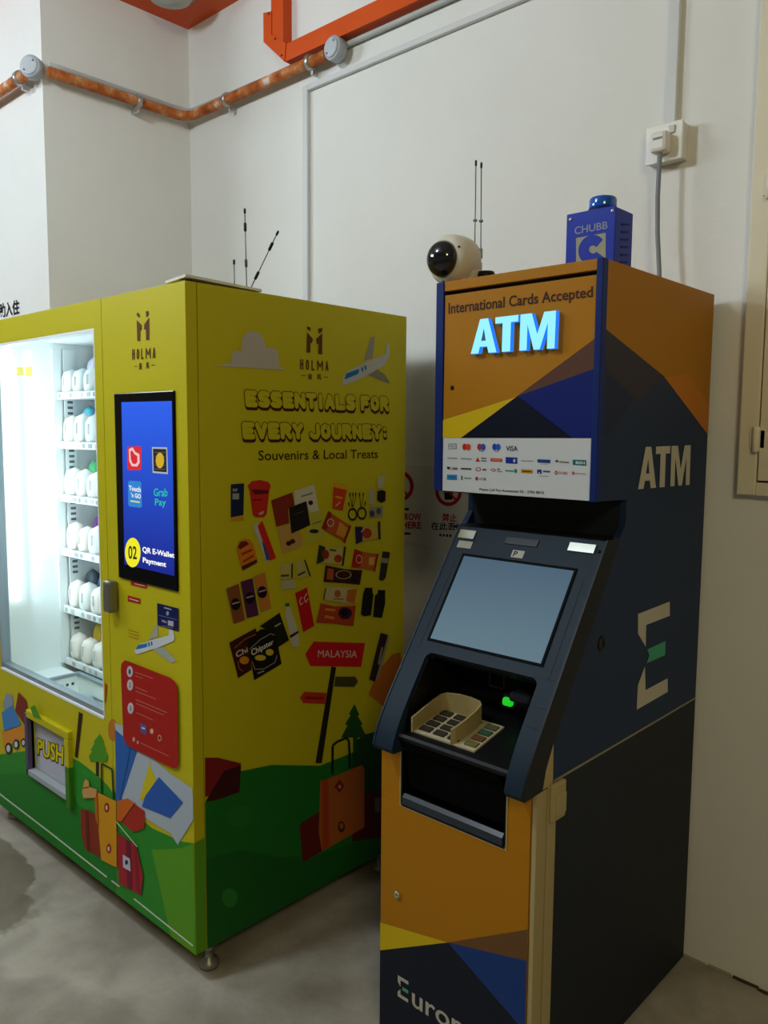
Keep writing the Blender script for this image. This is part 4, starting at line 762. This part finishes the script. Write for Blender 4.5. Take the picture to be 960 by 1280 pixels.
lg(lambda b: (b.px(AF, z((576, 192), (646, 195), (646, 214), (576, 210)), '#263a80', o_), b.stroke(AF, z((590, 218), (632, 220)), .8, '#8a92b0', o_)))
lg(lambda b: (b.px(AF, z((668, 203), (685, 194), (692, 204), (684, 210)), '#4a4640', o_), b.stroke(AF, z((695, 206), (748, 210)), 2, '#7a746c', o_)))
lg(lambda b: (b.px(AF, z((768, 194), (842, 197), (842, 228), (768, 223)), '#1c6a72', o_), b.text(AF, 'BSN', z((786, 203), (834, 205), (834, 220), (786, 217)), '#c8d8d8', o_*1.6, .02)))
lg(lambda b: (b.px(AF, z((82, 232), (100, 234), (98, 248), (84, 246)), '#3a2a2c', o_), b.text(AF, 'CIMB', z((104, 236), (140, 238), (140, 250), (104, 248)), '#3c3034', o_, .02)))
bar((158, 243), (216, 246), '#3c3c44', 2)
lg(lambda b: (b.ell(AF, z((253, 247))[0], 3.4, 2.6, '#9c3038', o_, 14, .66), b.stroke(AF, z((275, 249), (297, 250)), 2, '#4a4448', o_)))
lg(lambda b: (b.px(AF, z((318, 250), (334, 240), (352, 251), (336, 262)), '#a84848', o_), b.px(AF, z((326, 250), (335, 245), (344, 251), (336, 257)), '#c6cbd0', o_*1.5), b.stroke(AF, z((356, 246), (372, 247)), 1.4, '#5a4a4c', o_), b.stroke(AF, z((356, 258), (384, 260)), 1.2, '#9a7a7c', o_)))
lg(lambda b: (b.stroke(AF, z((400, 254), (446, 257)), 1.8, '#4a8a7c', o_), b.px(AF, z((450, 246), (464, 247), (464, 266), (450, 265)), '#2c7a4c', o_)))
lg(lambda b: (b.px(AF, z((486, 246), (550, 250), (550, 270), (486, 266)), '#b8841c', o_), b.stroke(AF, z((494, 257), (542, 260)), 1.3, '#3a2a10', o_*1.5)))
lg(lambda b: (b.px(AF, z((574, 248), (598, 249), (598, 272), (574, 270)), '#1e2c6c', o_), b.px(AF, z((583, 262), (589, 262), (589, 272), (583, 271)), '#c6cbd0', o_*1.5), b.stroke(AF, z((606, 258), (645, 260)), 2, '#3a4a80', o_), b.stroke(AF, z((586, 283), (636, 286)), .9, '#8a92a8', o_)))
lg(lambda b: (b.ell(AF, z((678, 266))[0], 1.9, 2.6, '#a02c30', o_, 12, .5), b.text(AF, 'OCBC', z((690, 259), (742, 262), (742, 276), (690, 273)), '#a02c30', o_, .01)))
lg(lambda b: (b.ell(AF, z((771, 268))[0], 1.8, 2.2, '#a05058', o_, 10), b.stroke(AF, z((782, 269), (838, 272)), 1.2, '#b08a8c', o_)))
lg(lambda b: (b.px(AF, z((82, 276), (137, 277), (137, 306), (82, 304)), '#2a78b0', o_), b.stroke(AF, z((92, 290), (126, 291)), 1.6, '#1c5a98', o_*1.5)))
lg(lambda b: (b.px(AF, z((159, 282), (168, 282), (168, 306), (159, 305)), '#3a6a5a', o_), b.stroke(AF, z((176, 295), (216, 297)), 1.8, '#7a8c88', o_)))
lg(lambda b: (b.ell(AF, z((244, 298))[0], 1.8, 2.6, '#90344c', o_, 10), b.text(AF, 'UOB', z((256, 292), (296, 294), (296, 308), (256, 305)), '#4c4858', o_, .01)))
pr('printed_lettering', cpan, lambda b: b.text(AF, 'Please Call For Assistance: 03 - 2703 8010', [(599.5, 610), (680, 614.2), (680, 617.6), (599.5, 613)], '#22242a', o_, .012))
# side graphics
z = Z(520, 190, .3958)
def f(b):
    b.px(AS, z((585, 300), (960, 440), (940, 900), (918, 888), (785, 712), (600, 560)), M_ORA, .0004); b.px(AS, z((785, 712), (860, 700), (945, 800), (940, 900), (918, 888)), '#b8701a', .0006)
    b.px(AS, z((590, 552), (785, 710), (700, 790), (600, 690)), '#33303c', .0006); b.px(AS, z((590, 660), (600, 690), (700, 770), (600, 900), (585, 900)), '#1e2846', .0005)
pr('printed_facets', sp_r, f)
pr('printed_lettering', sp_r, lambda b: b.poly([p+AS.n*.0004 for p in block_atm(b, AS, [(799, 559), (863, 556.5), (861.5, 606), (797, 611.6)], '#b9b4a2', .001)], M_NAVY))
z = Z(680, 500, .328)
def f(b):
    b.px(AS, z((478, 768), (357, 815), (357, 890), (386, 940), (388, 857), (478, 822)), '#b9b4a2', .001); b.px(AS, z((383, 1015), (356, 1088), (352, 1180), (470, 1112), (470, 1060), (386, 1105)), '#b9b4a2', .001)
    b.px(AS, z((462, 918), (392, 950), (400, 972), (390, 1003), (460, 972)), '#3f9c78', .001)
pr('printed_emblem', sp_r, f, 'grey and teal open letter E emblem')
b = MB(); b.lathe([(.019, -.001), (.019, .001), (.013, .0016), (.012, .0006), (.001, .0006)], AS.at((752, 804)), (1, 0, 0), mat('#07080b', .3), 20); b.build('key_port', sp_r)
# recess behind the fascia top
b = MB(); b.box((AX0+TH, -.505, 1.30), (AX1-TH, -.495, 1.40), M_NAVY2); b.box((AX0+TH, -.59, 1.295), (AX1-TH, -.50, 1.303), M_BLK); b.build('recess_lining', am)
# slanted fascia: plane through (y,z) = (-.59,1.305) falling towards the customer
FO = Vector((0, -.593, 1.302)); FD = Vector((0, -.272, -.393)).normalized(); FN = Vector((0, FD[2], -FD[1]))
FA = Plane(FO, FN)
def fp(x, s, off=0.0): return FO + Vector((x, 0, 0)) + FD*s + FN*off
FX_0, FX_1 = .002, AX1
SR0, SR1 = .350, .505
def slab(b, x0, x1, prof, m): b.prism([(x0, p[1], p[2]) for p in prof], (x1-x0, 0, 0), m)
S0 = [fp(0, 0), fp(0, SR0), fp(0, SR0, -.05), fp(0, 0, -.05)]
def nose(n=14):
    """leg profile: down the slope, round the knuckle, drop to the lower door"""
    pts = [fp(0, SR0), fp(0, .46)]; e0 = fp(0, .46); kn = Vector((0, -.915, .845)); e1 = Vector((0, -.910, .792))
    for k in range(1, n+1):
        t_ = k/n; ctl = fp(0, .555); pts.append(e0*(1-t_)**2 + ctl*2*t_*(1-t_) + Vector((0, -.918, .80))*t_*t_)
    pts += [Vector((0, -.912, .790)), Vector((0, -.80, .790)), Vector((0, -.82, .88)), fp(0, SR0, -.05)]
    return pts
b = MB(); slab(b, FX_0, FX_1-.001, S0, M_FAS)
for cx, sx in ((.0595, 1), (.3765, -1)):
    r_, n_ = .020, 6; fl = [(cx, SR0-.0005)] + [(cx+sx*(r_-r_*math.cos(math.pi/2*k/n_)), SR0-.0005+(r_-r_*math.sin(math.pi/2*k/n_))) for k in range(n_+1)]
    b.prism([fp(x_, s_) for x_, s_ in fl], FN*-.03, M_FAS)
fasc = b.build('fascia', am)
NP = nose()
b = MB(); slab(b, FX_0, .060, NP, M_FAS); b.build('fascia_leg', am)
b = MB(); slab(b, .376, FX_1-.001, NP, M_FAS); b.build('fascia_leg', am)
# black outer cheek between fascia and side panel
b = MB(); ck = [fp(0, -.002, .002)] + [p + FN*.002 for p in NP[1:-3]] + [Vector((0, -.80, .795)), Vector((0, -.805, .885)), Vector((0, -.53, 1.303))]
b.prism([(AX1-.002, p[1], p[2]) for p in ck], (.004, 0, 0), M_BLK); b.build('fascia_cheek', am)
b = MB(); b.prism([(FX_0-.004, p[1], p[2]) for p in ck], (.004, 0, 0), mat('#26344a', .4)); b.build('fascia_cheek', am)
# engraved seams on the fascia
b = MB()
for x in (.030, .398): b.prism([fp(x, .10, .0003), fp(x+.0015, .10, .0003), fp(x+.0015, .345, .0003), fp(x, .345, .0003)], FN*.0004, '#1a222c')
for s_ in (.345, .41, .455): b.prism([fp(.385, s_, .0003), fp(FX_1-.006, s_, .0003), fp(FX_1-.006, s_+.0015, .0003), fp(.385, s_+.0015, .0003)], FN*.0004, '#1a222c')
b.prism([fp(FX_0, .345, .0003), fp(.030, .345, .0003), fp(.030, .3465, .0003), fp(FX_0, .3465, .0003)], FN*.0004, '#1a222c'); b.build('panel_seam', fasc)
# screen
b = MB(); sx0, sx1, s0, s1 = .047, .375, .078, .322; bw = .006
for x0, x1, a0, a1 in ((sx0, sx1, s0, s0+bw), (sx0, sx1, s1-bw, s1), (sx0, sx0+bw, s0+bw, s1-bw), (sx1-bw, sx1, s0+bw, s1-bw)):
    b.prism([fp(x0, a0), fp(x1, a0), fp(x1, a1), fp(x0, a1)], FN*.003, mat('#0a0c0f', .7, 0, 0, .08))
b.build('screen_bezel', am)
b = MB(); b.prism([fp(sx0+bw, s0+bw), fp(sx1-bw, s0+bw), fp(sx1-bw, s1-bw), fp(sx0+bw, s1-bw)], FN*.001, screen_grad('lit_grey_screen', '#4e6c84', '#6a8898', 1.05, 1.24, .66)); b.build('screen', am)
# pads, slot and stickers along the top of the fascia
def pad(x0, x1, a0, a1, m, nm, th=.004, lab=None):
    b = MB(); b.prism([fp(x0, a0), fp(x1, a0), fp(x1, a1), fp(x0, a1)], FN*th, m); return b.build(nm, fasc, label=lab)
mir = mat('#d8dcd8', .12, .9)
pad(.012, .062, .012, .036, mir, 'mirror', .005); pad(.335, .402, .014, .036, mir, 'mirror', .005)
pad(.018, .062, .042, .062, '#a8a89c', 'paper_sticker', .0006, 'grey paper sticker')
pad(.158, .250, .018, .036, mat('#3a3f46', .35), 'receipt_slot', .003)
pk = pad(.188, .222, .050, .070, '#b4b6b0', 'paper_sticker', .0006, 'white sticker with letter P')
b = MB(); b.text(None, 'P', [fp(.194, .053, .0012), fp(.204, .053, .0012), fp(.204, .067, .0012), fp(.194, .067, .0012)], '#1c1e22', 0, .02); b.build('sticker_lettering', fasc, nrm=False)
b = MB(); b.lathe([(.004, 0), (.004, .003), (.001, .004)], fp(.412, .028), FN, mat('#23262c', .3), 10); b.build('camera_pinhole', fasc)
# keypad recess
kb0, kb1 = .060, .376; by_ = -.655
b = MB(); b.box((kb0, by_, .80), (kb1, by_+.008, 1.06), mat('#191b1f', .5)); cw_ = [(by_, .80), (by_, 1.010), (-.786, 1.010), (-.855, .908), (-.875, .84), (-.875, .80)]
b.prism([(kb0+.0005, y, z_) for y, z_ in cw_], (.004, 0, 0), M_BLK); b.prism([(kb1-.0045, y, z_) for y, z_ in cw_], (.004, 0, 0), M_BLK); b.box((kb0, -.786, 1.006), (kb1, by_, 1.012), M_BLK)
b.prism([(kb0, -.895, .832), (kb0, -.655, .885), (kb0, -.655, .875), (kb0, -.895, .822)], (kb1-kb0, 0, 0), M_BLK); b.build('keypad_shelf', am)
def tp(x, y, off=0.0): return Vector((x, y, .832+(y+.895)*(.053/.240)+off))
TN = Vector((0, -.053, .240)).normalized()
b = MB(); b.prism([tp(kb0, -.897, -.002), tp(kb1, -.897, -.002), tp(kb1, -.893, .003), tp(kb0, -.893, .003)], (0, 0, .002), mat('#2a2d32', .4)); b.build('shelf_edge', am)
KX0, KX1, KY0, KY1 = .082, .262, -.868, -.752
b = MB(); b.prism([tp(KX0, KY0), tp(KX1, KY0), tp(KX1, KY1), tp(KX0, KY1)], TN*.004, mat('#b2a98e', .45)); kp = b.build('keypad', am)
for r_ in range(4):
    for c_ in range(4):
        x = KX0+.010+c_*.0425 + (.006 if c_ == 3 else 0); y = KY0+.010+r_*.0255
        col = ('#6a6a40', '#6a4a30', '#3a5a4a', '#5a5c40')[r_] if c_ == 3 else '#35322a'
        b = MB(); b.prism([tp(x, y, .004), tp(x+.031, y, .004), tp(x+.031, y+.018, .004), tp(x, y+.018, .004)], TN*.004, col); b.build('key', kp)
# beige privacy shield: bent wall round the left key block
MS = mat('#9c8c5e', .45); hs = .060
def wall(b, path, h0, h1, th):
    P = [Vector((x, y)) for x, y in path]; n = len(P); nor = []
    for i in range(n):
        d = (P[min(i+1, n-1)]-P[max(i-1, 0)]).normalized(); nor.append(Vector((-d.y, d.x)))
    V = []
    for i in range(n):
        for s_ in (0, 1):
            q = P[i]+nor[i]*th*s_; h = h0+(h1-h0)*math.sin(math.pi*min(1, i/(n-1)))
            V += [tp(q.x, q.y, .002), tp(q.x, q.y, h)]
    Fc = []
    for i in range(n-1):
        a, c = 4*i, 4*(i+1); Fc += [(a, c, c+1, a+1), (a+2, a+3, c+3, c+2), (a+1, c+1, c+3, a+3)]
    Fc += [(0, 1, 3, 2), (4*n-4, 4*n-2, 4*n-1, 4*n-3)]; b.add(V, Fc, MS, False)
pth = [(.079, -.872), (.079, -.83), (.080, -.79), (.084, -.768), (.096, -.758), (.130, -.752), (.165, -.752), (.196, -.757), (.208, -.768), (.211, -.79), (.211, -.83), (.206, -.865), (.198, -.872)]
b = MB(); wall(b, pth, .038, .052, -.005); b.build('privacy_shield', am)
# parts at the back of the recess
b = MB(); fr_ = '#6c6a62'
for x0, x1, z0, z1 in ((.150, .196, .962, .965), (.150, .196, .918, .921), (.150, .153, .918, .965), (.193, .196, .918, .965)): b.box((x0, by_-.004, z0), (x1, by_, z1), fr_)
b.box((.153, by_-.002, .921), (.193, by_, .962), '#0b0c0e'); b.build('receipt_window', am)
b = MB(); b.box((.10, by_-.018, .985), (.235, by_, .991), mat('#5a5c60', .35), .002); b.build('note_slot', am)
t_ = MB(); t_.box((.240, by_-.08, .910), (.335, by_, .940), mat('#15171b', .3), .008); t_.box((.275, by_-.105, .932), (.335, by_-.02, .956), mat('#1d2126', .22), .008); cr = t_.build('card_reader', am)
b = MB(); b.box((.250, by_-.094, .914), (.276, by_-.078, .934), mat('#1cd024', .3, 0, .9), .006); b.build('lit_card_slot', cr, label='glowing green card slot')
# dispenser pocket in the lower door
PX0, PX1, PZ0 = .047, .345, .648
b = MB(); b.box((PX0, ADY+.055, PZ0), (PX1, ADY+.062, .835), M_BLK); b.box((PX0-.004, ADY, PZ0), (PX0, ADY+.06, .80), M_BLK); b.box((PX1, ADY, PZ0), (PX1+.004, ADY+.06, .80), M_BLK)
b.prism([(PX0, ADY-.002, PZ0), (PX0, ADY+.058, PZ0+.006), (PX0, ADY+.058, PZ0-.004), (PX0, ADY-.002, PZ0-.004)], (PX1-PX0, 0, 0), M_BLK); b.build('dispenser_pocket', am)
b = MB(); b.prism([(PX0+.004, ADY-.004, PZ0+.002), (PX0+.004, ADY-.004, PZ0+.020), (PX0+.004, ADY+.004, PZ0+.028), (PX0+.004, ADY+.03, PZ0+.014), (PX0+.004, ADY+.03, PZ0+.004)], (PX1-PX0-.008, 0, 0), mat('#2a323c', .3, 0, 0, .3)); b.build('dispenser_lip', am)
b = MB(); b.prism([(kb0, -.895, .83), (kb0, -.884, .80), (kb0, -.872, .79), (kb0, -.852, .69), (kb0, -.84, .69), (kb0, -.86, .83)], (PX1-kb0-.001, 0, 0), mat('#050607', .8, 0, 0, .05)); b.build('dispenser_cover', am)
# lower door with pocket cut-out
DX0, DX1, DZ0, DZ1, DTk = -.022, .410, .03, .788, .03
b = MB(); b.box((DX0, ADY, DZ0), (DX1, ADY+DTk, PZ0-.004), M_ORA, .001); b.box((DX0, ADY, PZ0-.004), (PX0-.004, ADY+DTk, DZ1), M_ORA, .001); b.box((PX1+.004, ADY, PZ0-.004), (DX1, ADY+DTk, DZ1), M_ORA, .001)
def fillet(cx, cz, sx, r=.018, n=6):
    return [(cx, cz)] + [(cx+sx*(r-r*math.cos(math.pi/2*k/n)), cz+(r-r*math.sin(math.pi/2*k/n))) for k in range(n+1)]
for cx, sx in ((PX0-.004, 1), (PX1+.004, -1)):
    b.prism([(x_, ADY, z_) for x_, z_ in fillet(cx, PZ0-.004, sx)], (0, DTk, 0), M_ORA)
ldoor = b.build('lower_door', am)
b = MB(); c9 = mat('#a8996a', .4)
b.box((PX0-.007, ADY-.0015, PZ0-.007), (PX1+.007, ADY, PZ0-.004), c9); b.box((PX0-.007, ADY-.0015, PZ0-.004), (PX0-.004, ADY, DZ1), c9); b.box((PX1+.004, ADY-.0015, PZ0-.004), (PX1+.007, ADY, DZ1), c9)
b.box((DX0, ADY-.002, DZ1), (PX0-.004, ADY+DTk, DZ1+.003), c9); b.box((PX1+.004, ADY-.002, DZ1), (DX1, ADY+DTk, DZ1+.003), c9); b.build('edge_trim', ldoor)
def f(b):
    A = lambda x, z_: Vector((x, ADY-.0006, z_))
    yl, nv, bl, br = '#c8ac14', '#191e2a', '#1e3a78', '#6a4a2c'
    P_ = lambda q, o=.0006: AD.at(q, o)
    a0 = P_((474, 1152)); a1 = P_((474, 1187)); m_ = P_((560, 1178)); r0 = P_((668, 1166)); r1 = P_((668, 1206))
    b.poly([a0, m_, a1], yl); b.poly([m_, r0, r1], br); zb = DZ0+.002
    xb = P_((648, 1280))[0]
    k = (m_[0]+ (xb-m_[0])*(m_[2]-zb)/(m_[2]-P_((648, 1280))[2])); k = min(k, DX1-.001)
    b.poly([a1, m_, A(k, max(zb, m_[2]-(k-m_[0])*(m_[2]-P_((648, 1280))[2])/(xb-m_[0]))), A(k, zb), A(DX0, zb)], nv)
    b.poly([m_, r1, A(DX1, zb), A(k, zb), A(k, max(zb, m_[2]-(k-m_[0])*(m_[2]-P_((648, 1280))[2])/(xb-m_[0])))], bl)
pr('printed_facets', ldoor, f)
def f(b):
    c = '#b4b0a2'; y = ADY-.0016; x0, z0 = .040, .146; s_ = .056
    q = lambda *p: [Vector((x0+a*s_, y, z0+d*s_)) for a, d in p]
    b.poly(q((.62, 1), (0, 1), (0, .70), (.16, .52), (.16, .84), (.62, .84)), c); b.poly(q((.16, .40), (0, .22), (0, 0), (.62, 0), (.62, .16), (.16, .16)), c); b.poly(q((.62, .58), (.25, .58), (.30, .5), (.25, .42), (.62, .42)), '#5a9c88')
    b.text(None, 'uronet', [Vector((.088, y, .146+.050)), Vector((.318, y, .146+.050)), Vector((.318, y, .146)), Vector((.088, y, .146))], c, 0, .012)
pr('printed_lettering', ldoor, f)
b = MB(); pp = AD.at((497, 1118)); b.lathe([(.009, 0), (.010, .004), (.008, .006), (.003, .0065), (.003, .004), (.0005, .004)], pp, (0, -1, 0), mat('#c8c2ac', .25, .8), 16); b.build('door_lock', ldoor)
# cream door frame and hinge at the right
b = MB(); b.box((AX1-.012, ADY+.002, .02), (AX1+.001, -.825, .797), M_CREAM, .002); b.box((AX1-.012, -.824, .02), (AX1+.004, -.790, .797), M_CREAM, .002); b.box((AX1-.014, ADY+DTk, .02), (AX1-.012, -.79, .797), M_CREAM)
b.prism([(AX1-.003, -.845, .797), (AX1-.003, -.806, .797), (AX1-.003, -.808, .885), (AX1-.003, -.835, .835)], (.006, 0, 0), M_CREAM); b.build('door_frame', am)
b = MB(); b.box((AX0, ADY+.036, .02), (AX0+.012, -.790, .797), M_CREAM, .002); b.build('door_frame', am)
b = MB(); b.box((AX1-.002, -.800, .7975), (AX1+.0008, AYB, .8025), mat('#8a8670', .5)); b.build('panel_joint', am)
b = MB(); b.box((AX1+.001, -.822, .715), (AX1+.014, -.765, .800), M_CREAM, .006); b.box((AX1+.010, -.812, .728), (AX1+.018, -.770, .775), M_CREAM, .004); b.build('hinge_block', am)
# ---------- things on top of the cash machine
C0 = Vector((-.040, -.600, 1.989)); ax = Vector((-.06, -1, -.05)).normalized()
t = thing('dome_camera', (C0.x, C0.y, AZ), 'white dome security camera with dark glass eye on the cash machine', 'camera')
b = MB(); mw_ = mat('#cfcabc', .35); b.lathe([(.052, -.060), (.060, -.052), (.064, -.030), (.064, .000), (.061, .014), (.053, .024), (.047, .026)], C0, ax, mw_, 32); b.build('housing', t)
b = MB(); b.lathe([(.046, .024), (.045, .034), (.040, .046), (.030, .056), (.016, .062), (.001, .064)], C0, ax, mat('#14161c', .06, 0, 0, .8), 28); b.build('glass_dome', t)
b = MB(); tv = ax.orthogonal().normalized(); uv = ax.cross(tv)
for k in range(3):
    a = math.radians(40+120*k); b = MB(); b.lathe([(.003, 0), (.003, .004)], C0+ax*.020+(tv*math.cos(a)+uv*math.sin(a))*.055, ax, '#3a3834', 8); b.build('screw', t)
b = MB(); b.lathe([(.030, 0), (.030, .012), (.026, .016)], (C0.x+.032, C0.y+.03, AZ), (0, 0, 1), mw_, 20); b.build('foot', t)
b = MB(); b.prism([(C0.x+.03-.028, C0.y+.02, AZ+.006), (C0.x+.03+.028, C0.y+.02, AZ+.006), (C0.x+.03+.028, C0.y+.06, AZ+.006), (C0.x+.03-.028, C0.y+.06, AZ+.006)], (0, 0, .055), mw_); b.build('bracket', t)
antenna('left slim rod antenna beside the dome camera', (-.028, -.511, AZ+.001), (-.0295, -.511, 2.250), [(.52, .002, .0058, '#7c8084')], .003, None, .0014, .55)
t_label = 'right slim rod antenna behind the black puck, with a silver cuff'
antenna(t_label, (-.006, -.513, AZ+.001), (-.0105, -.513, 2.240), [(.52, .002, .0058, '#7c8084'), (.24, .022, .0050, '#9a9ea2')], .003, None, .0014, .55)
t = thing('antenna_puck', (.026, -.535, AZ), 'small black round puck on the cash machine top beside the camera', 'antenna puck')
b = MB(); b.lathe([(.024, 0), (.025, .004), (.025, .030), (.0235, .034)], (.026, -.535, AZ), (0, 0, 1), mat('#15171a', .45), 24); b.build('body', t)
b = MB(); b.lathe([(.0225, .033), (.022, .037), (.001, .038)], (.026, -.535, AZ), (0, 0, 1), mat('#1d2023', .35), 24); b.build('cap', t)
# blue alarm bell box
t = thing('alarm_box', (.274, -.40, AZ), 'blue alarm bell box with strobe lens and C emblem on the cash machine', 'alarm box')
M_AL = mat('#2036a8', .4); ax0, ax1, ay0, ay1, az1 = .210, .339, -.450, -.354, 2.088
b = MB(); b.box((ax0, ay0+.004, AZ), (ax1, ay1, az1), M_AL, .003); b.build('housing', t)
b = MB(); b.box((ax0-.001, ay0, AZ), (ax1+.001, ay0+.004, az1+.001), M_AL, .001); fc = b.build('front_cover', t)
AP = Plane((0, ay0, 0), (0, -1, 0), [(2, AZ+.002, 3)]); z = Z(690, 230, .125)
b = MB(); b.text(AP, 'CHUBB', z((228, 432), (556, 372), (556, 445), (228, 505)), '#8a90a8', .0008, .01); b.build('lettering', fc, nrm=False)
b = MB(); b.px(AP, z((242, 540), (538, 488), (538, 790), (242, 830)), '#9a9a84', .0006)
cc, R1, R2, n = (400, 655), 145, 40, 22
pts = []
for k in range(n+1):
    a = math.radians(35+290*k/n); pts.append((cc[0]+R1*math.cos(a)*.93, cc[1]-R1*math.sin(a)-(R1*math.cos(a))*.12))
for k in range(n, -1, -1):
    a = math.radians(35+290*k/n); pts.append((cc[0]+12+R2*math.cos(a), cc[1]-R2*math.sin(a)))
b.px(AP, z(*pts), M_AL, .001); b.build('emblem', fc, nrm=False)
for q in ((185, 355), (605, 268)):
    b = MB(); b.lathe([(.0045, 0), (.0045, .0015), (.001, .0025)], AP.at(z(q)[0]), (0, -1, 0), mat('#c8ccd8', .25, .7), 10); b.build('screw', fc)
for k in range(6):
    b = MB(); zz_ = az1-.035-.018*k; b.prism([(ax1, -.415, zz_-.004), (ax1, -.378, zz_+.002), (ax1, -.378, zz_+.007), (ax1, -.415, zz_+.001)], (.0015, 0, 0), '#101c5c'); b.build('vent_louvre', t)
b = MB(); cxs, cys = .281, -.402
b.lathe([(.036, 0), (.036, .010), (.033, .011)], (cxs, cys, az1), (0, 0, 1), mat('#16245c', .4), 26); b.build('strobe_base', t)
b = MB(); b.lathe([(.033, .010), (.0335, .016), (.0335, .032), (.031, .037), (.024, .039), (.001, .040)], (cxs, cys, az1), (0, 0, 1), mat('#0f55b8', .10, 0, 0, .8), 26); b.build('strobe_lens', t)
for o_ in S.objects:
    if '_o' in o_.keys(): del o_['_o']
